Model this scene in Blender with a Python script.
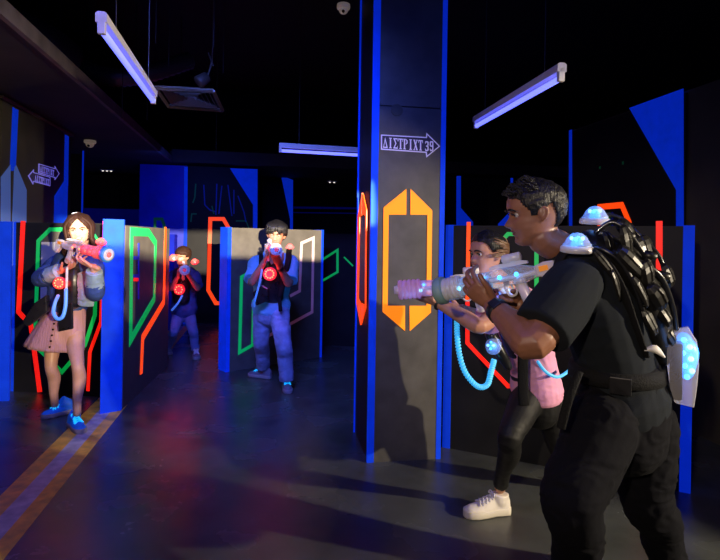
import bpy, bmesh, math, random
from mathutils import Vector, Matrix, noise
V = Vector
random.seed(7)
for o in list(bpy.data.objects): bpy.data.objects.remove(o)
scn = bpy.context.scene
COL = scn.collection
PI = math.pi

# ------------------------------------------------------------------ camera
FPX = 540.0; HY = 240.0; CAMZ = 1.42; ROLL = 0.016
cr, sr = math.cos(ROLL), math.sin(ROLL)
cam_d = bpy.data.cameras.new('camera'); cam = bpy.data.objects.new('camera', cam_d); COL.objects.link(cam)
cam_d.sensor_width = 36; cam_d.lens = FPX / 720 * 36; cam_d.shift_y = -(280 - HY) / 720
cam_d.clip_start = 0.05; cam_d.clip_end = 60
cam.matrix_world = Matrix(((cr, -sr, 0, 0), (0, 0, -1, 0), (sr, cr, 0, CAMZ), (0, 0, 0, 1)))
scn.camera = cam
# ------------------------------------------------------------------ world + exposure
scn.view_settings.view_transform = 'Standard'; scn.view_settings.look = 'None'
scn.view_settings.gamma = 1; scn.view_settings.use_curve_mapping = False
scn.view_settings.exposure = 0.0
w = bpy.data.worlds.new('world'); scn.world = w; w.use_nodes = True
w.node_tree.nodes['Background'].inputs[0].default_value = (0.10, 0.14, 0.9, 1)
w.node_tree.nodes['Background'].inputs[1].default_value = 0.004
# ------------------------------------------------------------------ lights of the arena, with added fills and beams
def lamp(kind, name, loc, energy, color, target=None, **kw):
    d = bpy.data.lights.new(name, kind); d.energy = energy; d.color = color
    for k, v in kw.items(): setattr(d, k, v)
    o = bpy.data.objects.new(name, d); COL.objects.link(o); o.location = loc
    if target is not None:
        o.rotation_euler = (V(target) - V(loc)).to_track_quat('-Z', 'Y').to_euler()
    return o
lamp('SPOT', 'key_spot', (4.3, 0.75, 1.84), 900, (1, .84, .60), (-1.0, 2.65, 0.4), spot_size=math.radians(48), spot_blend=.35, shadow_soft_size=.035)
lamp('SPOT', 'front_spot', (-0.75, -0.9, 2.0), 165, (1, .80, .62), (0.80, 2.6, 1.12), spot_size=math.radians(36), spot_blend=.6, shadow_soft_size=.04)
lamp('SPOT', 'left_spot', (1.35, -1.0, 1.72), 1150, (1, .80, .56), (-2.62, 4.05, .86), spot_size=math.radians(14.5), spot_blend=.25, shadow_soft_size=.03)  # added narrow spot to light the woman at left
SL = V((.70, -.90, 2.0))
lamp('SPOT', 'added_beam', SL, 8500, (1, .84, .60), (-1.55, 5.5, 1.38), spot_size=math.radians(23.5), spot_blend=.12, shadow_soft_size=.0018)  # added beam for the bright band along the barrier tops
SL2 = V((2.1, -1.0, 2.0)); ST2 = V((-1.95, 5.15, 1.40))
lamp('SPOT', 'added_beam_right', SL2, 5500, (1, .84, .60), ST2, spot_size=math.radians(9.5), spot_blend=.1, shadow_soft_size=.0018)  # second added beam, for the top of the D barrier
lamp('AREA', 'blue_fill_near', (-0.8, 1.2, 3.1), 11, (.06, .08, 1), (-0.8, 3.4, 0.6), shape='RECTANGLE', size=1.6, size_y=.3, spread=math.radians(110))  # added blue fill in place of unseen ceiling tubes
lamp('POINT', 'warm_fill', (-3.1, 1.2, 1.5), 14, (1, .72, .38), shadow_soft_size=.15)  # added warm fill for the dropped ceiling and left wall
lamp('AREA', 'blue_fill_middle', (-0.8, 2.2, 3.1), 26, (.10, .17, 1), (-1.0, 5.2, 0.6), shape='RECTANGLE', size=1.2, size_y=.15, spread=math.radians(70))  # added blue fill to brighten the young man
lamp('AREA', 'blue_fill_back', (-2.4, 7.6, 2.5), 6, (.03, .08, 1), (-2.8, 9.4, 1.0), shape='RECTANGLE', size=1.2, size_y=.2)  # added blue fill on the back walls, without a fixture
lamp('AREA', 'blue_fill_right', (1.6, 0.8, 3.0), 8, (.05, .12, 1), (1.6, 4.0, 1.2), shape='RECTANGLE', size=1.2, size_y=.2)  # added blue fill towards the right barrier, without a fixture

# ------------------------------------------------------------------ projection helpers (pixel -> place)
def ray(px, py):
    u = (px - 360) / FPX; v = (HY - py) / FPX
    return V((u * cr - v * sr, 1.0, u * sr + v * cr))
def at(px, py, Y): 
    r = ray(px, py); return V((r.x * Y, Y, CAMZ + r.z * Y))
def gnd(px, py, z=0.0):
    r = ray(px, py); t = (z - CAMZ) / r.z; return V((r.x * t, t, z))
DEP = V((-.182, .983, 0)).normalized(); LAT = V((DEP.y, -DEP.x, 0))
def RM(a, b, z=0.0): return LAT * a + DEP * b + V((0, 0, z))
class Face:
    """a vertical plane through p0 with unit direction u; n points to the viewer"""
    def __init__(s, p0, p1):
        s.p0 = V((p0[0], p0[1], 0)); s.u = (V((p1[0], p1[1], 0)) - s.p0); s.len = s.u.length; s.u.normalize()
        s.n = V((s.u.y, -s.u.x, 0))
        if s.n.dot(V((0, 0, 0)) - s.p0) < 0: s.n = -s.n
    def sz(s, px, py):
        r = ray(px, py); t = s.p0.dot(s.n) / r.dot(s.n); p = r * t
        return ((p - s.p0).dot(s.u), CAMZ + r.z * t)
    def w(s, sz, off=0.0): return s.p0 + s.u * sz[0] + V((0, 0, sz[1])) + s.n * off

# ------------------------------------------------------------------ materials
def mat(name, col, rough=.5, metal=0.0, emit=None, es=0.0, spec=.5, noise_amt=0.0, noise_scale=8.0, bump=0.0, bump_scale=60.0, coat=0.0, alpha=1.0, trans=0.0, stretch=None):
    m = bpy.data.materials.new(name); m.use_nodes = True
    nt = m.node_tree; b = nt.nodes['Principled BSDF']
    b.inputs['Base Color'].default_value = (*col, 1); b.inputs['Roughness'].default_value = rough
    b.inputs['Metallic'].default_value = metal; b.inputs['Specular IOR Level'].default_value = spec
    b.inputs['Coat Weight'].default_value = coat; b.inputs['Alpha'].default_value = alpha
    b.inputs['Transmission Weight'].default_value = trans
    if emit: b.inputs['Emission Color'].default_value = (*emit, 1); b.inputs['Emission Strength'].default_value = es
    tc = nt.nodes.new('ShaderNodeTexCoord'); mp = nt.nodes.new('ShaderNodeMapping'); nt.links.new(tc.outputs['Object'], mp.inputs[0])
    if stretch: mp.inputs['Scale'].default_value = stretch
    if noise_amt:
        n = nt.nodes.new('ShaderNodeTexNoise'); n.inputs['Scale'].default_value = noise_scale; n.inputs['Detail'].default_value = 6
        nt.links.new(mp.outputs[0], n.inputs[0])
        r = nt.nodes.new('ShaderNodeMapRange'); r.inputs[1].default_value = .3; r.inputs[2].default_value = .7
        r.inputs[3].default_value = 1 - noise_amt; r.inputs[4].default_value = 1 + noise_amt; nt.links.new(n.outputs[0], r.inputs[0])
        mx = nt.nodes.new('ShaderNodeMix'); mx.data_type = 'RGBA'; mx.blend_type = 'MULTIPLY'; mx.inputs[0].default_value = 1
        mx.inputs[6].default_value = (*col, 1); nt.links.new(r.outputs[0], mx.inputs[7]); nt.links.new(mx.outputs[2], b.inputs['Base Color'])
        r2 = nt.nodes.new('ShaderNodeMapRange'); r2.inputs[3].default_value = max(.02, rough - .08); r2.inputs[4].default_value = min(1, rough + .1)
        nt.links.new(n.outputs[0], r2.inputs[0]); nt.links.new(r2.outputs[0], b.inputs['Roughness'])
    if bump:
        n = nt.nodes.new('ShaderNodeTexNoise'); n.inputs['Scale'].default_value = bump_scale; n.inputs['Detail'].default_value = 4
        nt.links.new(mp.outputs[0], n.inputs[0])
        bp = nt.nodes.new('ShaderNodeBump'); bp.inputs['Strength'].default_value = bump; bp.inputs['Distance'].default_value = .01
        nt.links.new(n.outputs[0], bp.inputs['Height']); nt.links.new(bp.outputs[0], b.inputs['Normal'])
    return m
def clear_mat(name, tint, opac=.35, rough=.15, emit=None, es=0):
    m = bpy.data.materials.new(name); m.use_nodes = True; nt = m.node_tree
    b = nt.nodes['Principled BSDF']; out = nt.nodes['Material Output']
    b.inputs['Base Color'].default_value = (*tint, 1); b.inputs['Roughness'].default_value = rough; b.inputs['Specular IOR Level'].default_value = .9
    if emit: b.inputs['Emission Color'].default_value = (*emit, 1); b.inputs['Emission Strength'].default_value = es
    t = nt.nodes.new('ShaderNodeBsdfTransparent'); t.inputs[0].default_value = (*[min(1, c * .3 + .7) for c in tint], 1)
    mx = nt.nodes.new('ShaderNodeMixShader'); lw = nt.nodes.new('ShaderNodeLayerWeight'); lw.inputs[0].default_value = .35
    mr = nt.nodes.new('ShaderNodeMapRange'); mr.inputs[3].default_value = opac; mr.inputs[4].default_value = min(1, opac + .5)
    nt.links.new(lw.outputs['Facing'], mr.inputs[0]); nt.links.new(mr.outputs[0], mx.inputs[0])
    nt.links.new(t.outputs[0], mx.inputs[1]); nt.links.new(b.outputs[0], mx.inputs[2]); nt.links.new(mx.outputs[0], out.inputs[0])
    return m
M = {}
M['floor'] = mat('floor_epoxy', (.066, .072, .066), .25, noise_amt=.35, noise_scale=2.2, bump=.12, bump_scale=240)
M['yellow'] = mat('yellow_paint', (.85, .48, .05), .45, noise_amt=.25, noise_scale=14)
M['paleline'] = mat('pale_paint', (.50, .48, .46), .45, noise_amt=.3, noise_scale=14)
M['black'] = mat('black_board', (.014, .014, .014), .5, spec=.2, noise_amt=.2, noise_scale=5, bump=.05, bump_scale=90)
M['greyboard'] = mat('charcoal_board', (.085, .08, .07), .5, noise_amt=.2, noise_scale=9, bump=.08, bump_scale=120)
M['lamboard'] = mat('grey_laminate_board', (.12, .108, .09), .6, spec=.2, noise_amt=.15, noise_scale=9, bump=.08, bump_scale=120)
M['olive'] = mat('dark_olive_board', (.055, .05, .035), .5, noise_amt=.2, noise_scale=4)
M['darkwall'] = mat('black_wall_paint', (.004, .004, .005), .7, noise_amt=.3, noise_scale=3)
M['ceil'] = mat('brown_grey_ceiling', (.050, .043, .034), .8, noise_amt=.4, noise_scale=1.6)
M['fascia'] = mat('grey_brown_fascia', (.17, .14, .115), .7, noise_amt=.3, noise_scale=6)
M['blue'] = mat('fluorescent_blue_paint', (.004, .055, .60), .6, spec=.12, emit=(.002, .040, 1), es=.32, noise_amt=.2, noise_scale=7, bump=.1, bump_scale=40)
M['bluewall'] = mat('blue_wall_paint', (.004, .02, .62), .5, emit=(0, .012, 1), es=.03, noise_amt=.25, noise_scale=2.5)
M['paleblue'] = mat('pale_blue_paint', (.16, .30, .75), .45, emit=(.01, .10, .8), es=.12)
M['green'] = mat('fluorescent_green_tape', (.02, .55, .12), .45, emit=(.0, .55, .08), es=.42)
M['red'] = mat('fluorescent_red_tape', (.75, .02, .01), .45, emit=(1, .012, .004), es=.85)
M['orange'] = mat('fluorescent_orange_tape', (.85, .12, .01), .45, emit=(1, .06, .002), es=.95)
M['amber'] = mat('fluorescent_amber_panel', (.9, .34, .01), .45, emit=(1, .22, .0), es=.80)
M['rose'] = mat('pale_pink_tape', (.75, .55, .50), .45, emit=(.30, .05, .12), es=.12)
M['white'] = mat('white_enamel', (.75, .72, .66), .4)
M['whitepl'] = mat('white_plastic', (.72, .74, .76), .35, noise_amt=.08, noise_scale=30)
M['uv'] = mat('blacklight_tube', (.3, .3, .9), .3, emit=(.11, .13, 1.0), es=2.6)
M['wire'] = mat('grey_wire', (.015, .015, .015), .6)
M['grille'] = mat('grey_grille', (.10, .085, .06), .5, metal=.3)
M['duct'] = mat('foil_duct', (.14, .135, .13), .4, metal=.7, bump=.6, bump_scale=30)
M['sign'] = mat('sign_ink', (.025, .02, .06), .5)
M['signw'] = mat('sign_white', (.62, .58, .66), .5, emit=(.28, .25, .5), es=.5)
M['signb'] = mat('sign_lilac', (.35, .33, .8), .5, emit=(.2, .18, .9), es=.5)
M['signdim'] = mat('sign_purple', (.09, .08, .25), .5)
M['art_blue'] = mat('dim_blue_graffiti', (.01, .03, .35), .6, emit=(0, .02, .3), es=.12)
M['art_green'] = mat('dim_green_graffiti', (.01, .18, .06), .6, emit=(0, .12, .04), es=.1)
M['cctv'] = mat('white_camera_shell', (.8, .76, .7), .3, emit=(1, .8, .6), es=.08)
M['lampdot'] = mat('small_downlight', (.8, .8, .8), .3, emit=(1, .9, .8), es=1.2)
# people
M['skin_m'] = mat('brown_skin', (.27, .115, .065), .42, bump=.06, bump_scale=300, noise_amt=.1, noise_scale=40)
M['skin_g'] = mat('light_brown_skin', (.50, .24, .16), .42, noise_amt=.06, noise_scale=40)
M['skin_w'] = mat('fair_skin', (.62, .34, .23), .42, noise_amt=.05, noise_scale=40)
M['skin_b'] = mat('tan_skin', (.42, .21, .13), .45)
M['hair'] = mat('black_hair', (.010, .009, .009), .45, spec=.35, bump=.6, bump_scale=160, stretch=(1, 1, .25))
M['hair_b'] = mat('dark_brown_hair', (.030, .012, .007), .62, spec=.2, bump=.4, bump_scale=140, stretch=(1, 1, .2))
M['hair_lit'] = mat('lit_hair', (.16, .085, .045), .35, bump=.4, bump_scale=140)  # warm light on the back of the head, put into strand colour
M['eye'] = mat('eye_white', (.42, .38, .36), .3); M['iris'] = mat('dark_iris', (.01, .006, .004), .15)
M['lip'] = mat('lip', (.42, .12, .10), .4); M['lip_d'] = mat('brown_lip', (.17, .06, .045), .4); M['tooth'] = mat('teeth', (.8, .77, .7), .3)
M['tee_black'] = mat('black_cotton', (.010, .013, .018), .9, spec=.2, bump=.25, bump_scale=500)
M['cargo'] = mat('black_cargo_cloth', (.0035, .0035, .006), .9, spec=.15, bump=.3, bump_scale=22)
M['legging'] = mat('black_legging', (.006, .006, .006), .6, spec=.35, bump=.2, bump_scale=30)
M['pink'] = mat('pink_cotton', (.85, .38, .58), .75, bump=.25, bump_scale=25)
M['denim'] = mat('blue_denim', (.035, .075, .26), .8, bump=.3, bump_scale=40, noise_amt=.25, noise_scale=14)
M['denim_l'] = mat('pale_denim', (.30, .42, .52), .8, bump=.3, bump_scale=40, noise_amt=.2, noise_scale=18)
M['skirt'] = mat('dusty_pink_corduroy', (.52, .27, .27), .8, bump=.9, bump_scale=60, stretch=(1, 1, .08))
M['shirt_b'] = mat('sky_blue_shirt', (.22, .42, .70), .75, emit=(.0, .12, .45), es=.12, bump=.3, bump_scale=30)  # emission stands in for the cloth's glow under blacklight
M['jeans'] = mat('washed_blue_jeans', (.25, .30, .50), .8, emit=(.04, .06, .4), es=.05, bump=.3, bump_scale=35, noise_amt=.3, noise_scale=12)  # blacklight glow put into the cloth as a faint emission
M['jeans_d'] = mat('dark_blue_jeans', (.14, .18, .42), .8, emit=(.02, .04, .3), es=.06, bump=.3, bump_scale=35, noise_amt=.2, noise_scale=12)  # faint emission here too, for glow under the blacklights
M['shoe_w'] = mat('white_leather', (.78, .72, .64), .45); M['sole'] = mat('pale_sole', (.72, .66, .55), .5)
M['shoe_g'] = mat('grey_suede', (.16, .15, .20), .8); M['sole_g'] = mat('grey_rubber', (.30, .27, .28), .6)
M['shoe_b'] = mat('blue_canvas', (.02, .14, .62), .6, emit=(0, .10, .8), es=.15)
M['lace'] = mat('glowing_cyan_lace', (.1, .7, .95), .5, emit=(.0, .50, 1), es=.75)
M['lace_w'] = mat('white_lace', (.7, .68, .7), .6)
M['boot'] = mat('black_boot', (.01, .01, .011), .5)
M['vest'] = mat('black_vest_plastic', (.012, .012, .014), .28, coat=.3, noise_amt=.2, noise_scale=20)
M['armour'] = mat('glossy_black_armour', (.009, .008, .007), .36, spec=.4, coat=.08)
M['strap'] = mat('black_webbing', (.007, .007, .008), .8, spec=.2, bump=.5, bump_scale=200)
M['clear'] = clear_mat('clear_plastic', (.88, .84, .88), .26, .12)
M['frost'] = clear_mat('frosted_plastic', (.88, .84, .84), .60, .25)
M['clear_pk'] = clear_mat('pinkish_clear_plastic', (.9, .55, .75), .45, .25, (.6, .2, .7), .12)
M['clear_rd'] = clear_mat('red_lit_plastic', (.9, .35, .38), .55, .3, (1, .02, .03), .30)
M['ring_g'] = mat('sage_rubber_ring', (.22, .36, .34), .5); M['ring_b'] = mat('blue_ring', (.05, .25, .7), .35, emit=(0, .1, .8), es=.15)
M['led_b'] = mat('blue_led', (.2, .6, 1), .3, emit=(.03, .35, 1), es=5)
M['led_bc'] = mat('cyan_led', (.5, .9, 1), .3, emit=(.15, .65, 1), es=5)
M['led_r'] = mat('red_led', (1, .1, .05), .3, emit=(1, .015, .01), es=5)
M['led_o'] = mat('orange_red_led', (1, .3, .1), .3, emit=(1, .12, .04), es=5)
M['dome_b'] = clear_mat('blue_lit_dome', (.7, .8, .95), .30, .15, (.02, .20, 1), .22)
M['dome_r'] = clear_mat('red_lit_dome', (1, .25, .22), .5, .2, (1, .01, .01), .45)
M['core_b'] = mat('blue_light_core', (.1, .4, .9), .3, emit=(.01, .22, 1), es=2.2); M['core_r'] = mat('red_light_core', (.9, .1, .05), .3, emit=(1, .01, .01), es=1.2)
M['cord'] = mat('fluorescent_cyan_cord', (.15, .6, .85), .45, emit=(.02, .45, .95), es=.55)
M['cord_b'] = mat('bright_blue_hose', (.15, .4, .8), .4, emit=(.04, .22, .9), es=.5)
M['tag'] = mat('orange_tag', (.95, .35, .03), .4, emit=(1, .25, 0), es=.2)
M['sticker'] = mat('dark_sticker', (.05, .02, .03), .4); M['sticker_p'] = mat('pink_sticker_print', (.75, .40, .38), .4)
M['watch'] = mat('black_silicone', (.012, .014, .02), .4)

# ------------------------------------------------------------------ mesh helpers
def link(name, me, material, parent=None, smooth=False):
    me.materials.clear(); me.materials.append(material)
    if smooth:
        for p in me.polygons: p.use_smooth = True
    o = bpy.data.objects.new(name, me); COL.objects.link(o)
    if parent is not None:
        o.parent = parent; o.matrix_parent_inverse = parent.matrix_world.inverted()
    return o
def obj(name, bm, material, parent=None, smooth=False, bevel=0.0, recalc=True):
    if recalc: bmesh.ops.recalc_face_normals(bm, faces=bm.faces)
    me = bpy.data.meshes.new(name); bm.to_mesh(me); bm.free()
    o = link(name, me, material, parent, smooth)
    if bevel:
        b = o.modifiers.new('bevel', 'BEVEL'); b.width = bevel; b.segments = 2; b.limit_method = 'ANGLE'
    return o
def thing(name, label, cat, loc, group=None):
    o = bpy.data.objects.new(name, None); COL.objects.link(o); o.location = loc; o.empty_display_size = .1
    o.matrix_world = Matrix.Translation(V(loc))
    o['label'] = label; o['category'] = cat
    if group: o['group'] = group
    return o
def tag(o, label, cat, group=None):
    o['label'] = label; o['category'] = cat
    if group: o['group'] = group
    return o
def struct(name, bm, m, **k):
    o = obj(name, bm, m, **k); o['kind'] = 'structure'; return o
def quad_prism(bm, pts, ext):
    n = len(pts); a = [bm.verts.new(p) for p in pts]; b = [bm.verts.new(p + ext) for p in pts]
    bm.faces.new(a); bm.faces.new(list(reversed(b)))
    for i in range(n): bm.faces.new((a[i], b[i], b[(i + 1) % n], a[(i + 1) % n]))
def prism(pts, ext, bm=None):
    bm = bm or bmesh.new(); quad_prism(bm, [V(p) for p in pts], V(ext)); return bm
def box(c, X, Y, Z, bm=None):
    """box with centre c and half axes X, Y, Z"""
    bm = bm or bmesh.new(); c, X, Y, Z = V(c), V(X), V(Y), V(Z)
    quad_prism(bm, [c - X - Y - Z, c + X - Y - Z, c + X + Y - Z, c - X + Y - Z], Z * 2); return bm
def rbox(a0, a1, b0, b1, z0, z1, bm=None):
    return prism([RM(a0, b0, z0), RM(a1, b0, z0), RM(a1, b1, z0), RM(a0, b1, z0)], (0, 0, z1 - z0), bm)
def catmull(P, k):
    if len(P) < 3 or k < 2:
        return list(P)
    out = []
    for i in range(len(P) - 1):
        p0 = P[max(i - 1, 0)]; p1 = P[i]; p2 = P[i + 1]; p3 = P[min(i + 2, len(P) - 1)]
        for j in range(k):
            t = j / k
            out.append(.5 * ((2 * p1) + (p2 - p0) * t + (2 * p0 - 5 * p1 + 4 * p2 - p3) * t * t + (3 * p1 - p0 - 3 * p2 + p3) * t ** 3))
    out.append(P[-1]); return out
def rings_loft(bm, rings):
    vs = [[bm.verts.new(p) for p in r] for r in rings]; n = len(rings[0])
    for i in range(len(vs) - 1):
        for j in range(n):
            bm.faces.new((vs[i][j], vs[i][(j + 1) % n], vs[i + 1][(j + 1) % n], vs[i + 1][j]))
    bm.faces.new(list(reversed(vs[0]))); bm.faces.new(vs[-1])
def tube(bm, pts, rad, seg=12, k=5, side=None, round0=True, round1=True, wob=0):
    """tapered tube; rad entries: r or (r_side, r_other)"""
    pts = [V(p) for p in pts]
    if not isinstance(rad, (list, tuple)): rad = [rad] * len(pts)
    rr = [V((r, r, 0)) if not isinstance(r, (tuple, list)) else V((r[0], r[1], 0)) for r in rad]
    P = catmull(pts, k); R = catmull(rr, k)
    if len(pts) == 2 and k > 1:
        P = [pts[0].lerp(pts[1], i / k) for i in range(k + 1)]; R = [rr[0].lerp(rr[1], i / k) for i in range(k + 1)]
    n = len(P); T = []
    for i in range(n):
        d = P[min(i + 1, n - 1)] - P[max(i - 1, 0)]; T.append(d.normalized() if d.length > 1e-9 else V((0, 0, 1)))
    ref = V(side) if side is not None else (V((0, 0, 1)) if abs(T[0].z) < .8 else V((1, 0, 0)))
    rings = []
    x = ref - T[0] * ref.dot(T[0]); x.normalize()
    def ring(c, X, Y, rx, ry): return [c + X * (math.cos(a) * rx) + Y * (math.sin(a) * ry) for a in [2 * PI * q / seg for q in range(seg)]]
    for i in range(n):
        if side is not None: x = V(side) - T[i] * V(side).dot(T[i])
        else: x = x - T[i] * x.dot(T[i])
        x.normalize(); y = T[i].cross(x)
        rx, ry = R[i].x, R[i].y
        if i == 0 and round0:
            for q in (0.95, .75, .4): 
                s = math.sqrt(1 - q * q); rings.append(ring(P[i] - T[i] * min(rx, ry) * q, x, y, rx * s, ry * s))
        rings.append(ring(P[i], x, y, rx, ry))
        if i == n - 1 and round1:
            for q in (.4, .75, .95):
                s = math.sqrt(1 - q * q); rings.append(ring(P[i] + T[i] * min(rx, ry) * q, x, y, rx * s, ry * s))
    rings_loft(bm, rings); return bm
def lathe(bm, prof, c, ax, seg=24):
    """prof: list of (dist along ax, radius)"""
    ax = V(ax).normalized(); ref = V((0, 0, 1)) if abs(ax.z) < .9 else V((1, 0, 0))
    x = ax.cross(ref).normalized(); y = ax.cross(x); c = V(c)
    rings_loft(bm, [[c + ax * h + x * (math.cos(2 * PI * q / seg) * max(r, 1e-4)) + y * (math.sin(2 * PI * q / seg) * max(r, 1e-4)) for q in range(seg)] for h, r in prof]); return bm
def ball(bm, c, r, ax=None, sc=(1, 1, 1), seg=14, basis=None):
    mtx = basis.to_4x4() if basis is not None else Matrix.Identity(4)
    mtx = Matrix.Translation(V(c)) @ mtx @ Matrix.Diagonal((sc[0] * r, sc[1] * r, sc[2] * r, 1))
    bmesh.ops.create_uvsphere(bm, u_segments=seg, v_segments=max(6, seg // 2 + 2), radius=1, matrix=mtx); return bm
def remeshed(bm, voxel, smooth=3, disp=None):
    me = bpy.data.meshes.new('tmp'); bmesh.ops.recalc_face_normals(bm, faces=bm.faces); bm.to_mesh(me); bm.free()
    o = bpy.data.objects.new('tmp', me); COL.objects.link(o)
    r = o.modifiers.new('r', 'REMESH'); r.mode = 'VOXEL'; r.voxel_size = voxel
    if smooth: s = o.modifiers.new('s', 'SMOOTH'); s.factor = .5; s.iterations = smooth
    dg = bpy.context.evaluated_depsgraph_get(); dg.update()
    out = bpy.data.meshes.new_from_object(o.evaluated_get(dg)); bpy.data.objects.remove(o); bpy.data.meshes.remove(me)
    if disp:
        out.update(); nrm = [v.normal.copy() for v in out.vertices]
        for v, n in zip(out.vertices, nrm): v.co += n * disp(v.co, n)
    return out
def robj(name, bm, material, parent, voxel=.008, smooth=3, disp=None):
    return link(name, remeshed(bm, voxel, smooth, disp), material, parent, True)
def folds(amp, scale=14, direc=V((.2, .2, 1)), k=2.4):
    def f(co, n):
        q = V((co.x, co.y, co.z)) * scale; d = direc.normalized(); q = q + d * (q.dot(d) * (k - 1))
        a = noise.noise(q * .45); b = 1 - abs(noise.noise(q * .8 + V((a, a, a)) * 2)) * 2
        return amp * (b * .8 + a)
    return f
def ribbon2d(pts, width, closed=False):
    """mitred quads along a 2D polyline"""
    n = len(pts); P = [V((p[0], p[1])) for p in pts]; L = []; R = []
    for i in range(n):
        a = P[(i - 1) % n] if (closed or i > 0) else None; b = P[(i + 1) % n] if (closed or i < n - 1) else None
        d1 = (P[i] - a).normalized() if a is not None else (b - P[i]).normalized()
        d2 = (b - P[i]).normalized() if b is not None else d1
        n1 = V((-d1.y, d1.x)); n2 = V((-d2.y, d2.x)); m = (n1 + n2)
        m = m.normalized() if m.length > 1e-6 else n1
        s = width / 2 / max(.45, m.dot(n1)); L.append(P[i] + m * s); R.append(P[i] - m * s)
    qs = []
    for i in range(n if closed else n - 1):
        j = (i + 1) % n; qs.append((L[i], L[j], R[j], R[i]))
    return qs
def tape(face, pxs, width, closed=False, off=0.0, t=.004, bm=None):
    bm = bm or bmesh.new(); pts = [face.sz(*p) for p in pxs]
    for q in ribbon2d(pts, width, closed):
        quad_prism(bm, [face.w((v.x, v.y), off) for v in q], face.n * t)
    return bm
def patch(face, pxs, off=0.0, t=.004, bm=None):
    bm = bm or bmesh.new(); quad_prism(bm, [face.w(face.sz(*p), off) for p in pxs], face.n * t); return bm

# ================================================================== SETTING
struct('floor', rbox(-4.2, 7.0, -3.0, 14.0, -.12, 0), M['floor'])
floor = bpy.data.objects['floor']
def bmk(): return bmesh.new()
e0 = gnd(107, 430); a_edge = e0.dot(LAT)
for k, (o0, o1, mm, nm, lb) in enumerate(((-.085, 0, 'yellow', 'painted_line', 'yellow painted floor line'), (-.185, -.085, 'paleline', 'painted_band', 'pale grey painted floor band'), (-.285, -.185, 'yellow', 'painted_line', 'yellow painted floor line'))):
    o = obj(nm, rbox(a_edge + o0, a_edge + o1, -.5, 9.0, -.001, .0012 + .0002 * k), M[mm], floor); o['label'] = lb
struct('wall_left', rbox(-2.42, -2.22, 5.13, 6.92, 0, 2.60), M['darkwall'])
struct('wall_left_outer', rbox(-4.3, -4.2, -3, 14.0, 0, 3.9), M['darkwall'])
struct('wall_right', rbox(3.24, 3.4, 2.9, 5.30, 0, 2.62), M['olive'])
struct('wall_right_outer', rbox(7.0, 7.1, -3, 14.0, 0, 3.9), M['darkwall'])
struct('wall_back', rbox(-4.2, 7.0, 14.0, 14.1, 0, 3.9), M['darkwall'])
struct('wall_front', rbox(-4.2, 7.0, -3.1, -3.0, 0, 3.9), M['darkwall'])
struct('ceiling', rbox(-4.2, 7.0, -3.0, 14.0, 3.8, 3.92), M['darkwall'])
struct('ceiling_dropped', rbox(-4.2, -1.44, -3.0, 14.0, 2.63, 2.71), M['ceil'])
struct('ceiling_dropped_back', rbox(-1.44, 7.0, 9.05, 14.0, 2.63, 2.80), M['ceil'])
struct('trim_1', rbox(-1.44, -1.405, -3.0, 9.05, 2.62, 2.72), M['fascia'])
struct('trim_2', rbox(-1.405, 7.0, 9.01, 9.05, 2.62, 2.82), M['ceil'])
struct('trim_3', rbox(-2.22, -2.19, 5.13, 6.92, 2.585, 2.615), M['fascia'])

# back partition with blue paint, left of centre
FB = Face(RM(0, 9.3), RM(1, 9.3))
def sx(face, px, py=230): return face.sz(px, py)[0]
def wallbox(face, px0, px1, z0, z1, th=.1):
    s0, s1 = sx(face, px0), sx(face, px1)
    return prism([face.w((s0, z0)), face.w((s1, z0)), face.w((s1, z0)) - face.n * th, face.w((s0, z0)) - face.n * th], (0, 0, z1 - z0))
struct('wall_back_blue', wallbox(FB, 139, 186, 0, 2.6), M['bluewall'])
struct('wall_back_black', wallbox(FB, 186, 258, 0, 2.6), M['black'])
FR = Face(RM(0, 11.2), RM(1, 11.2))
struct('wall_back_recess', wallbox(FR, 60, 142, 0, 1.95), M['bluewall'])
struct('wall_back_recess_upper', wallbox(FR, 60, 142, 1.96, 2.6), M['darkwall'])
wb = bpy.data.objects['wall_back_black']
def paint(parent, name, face, pxs, m, off=0.0, label=None, t=.004):
    o = obj(name, patch(face, pxs, off, t), M[m], parent)
    if label: o['label'] = label
    return o
wall_art = thing('wall_mural', 'black back wall mural with faint graffiti, blue stripe and blue wedge behind middle barrier', 'mural', FB.w((sx(FB, 188), 0), .02))
obj('backing_board', prism([FB.w((sx(FB, 184.5), .0), .01), FB.w((sx(FB, 257.5), .0), .01), FB.w((sx(FB, 257.5), .0), .03), FB.w((sx(FB, 184.5), .0), .03)], (0, 0, 2.59)), M['black'], wall_art)
paint(wall_art, 'blue_stripe', FB, [(184.5, 167), (188, 167), (186.5, 330), (183, 330)], 'blue', .03)
paint(wall_art, 'blue_wedge', FB, [(230, 168.5), (257.5, 169.5), (257, 335), (253, 335), (253, 205)], 'blue', .03)
obj('orange_outline', tape(FB, [(216, 303), (226, 303), (231, 298), (231, 232), (223.5, 219), (210.5, 219), (208.5, 290)], .062, True, .03), M['orange'], wall_art)
gb = bmk()
for pts in ([(204, 185), (205, 205), (210, 210), (216, 212)], [(217, 184), (216, 215)], [(222, 186), (219, 214)], [(228, 185), (232, 216)], [(234, 190), (234, 214)], [(238, 196), (244, 212), (246, 222)]):
    obj('blue_graffiti', tape(FB, pts, .018, False, .03), M['art_blue'], wall_art)
for pts in ([(196, 184), (195, 198), (193, 203)], [(191, 222), (192, 214), (197, 214)], [(236, 221), (246, 221), (249, 228)], [(212, 206), (214, 214)]):
    obj('green_graffiti', tape(FB, pts, .02, False, .03), M['art_green'], wall_art)

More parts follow.
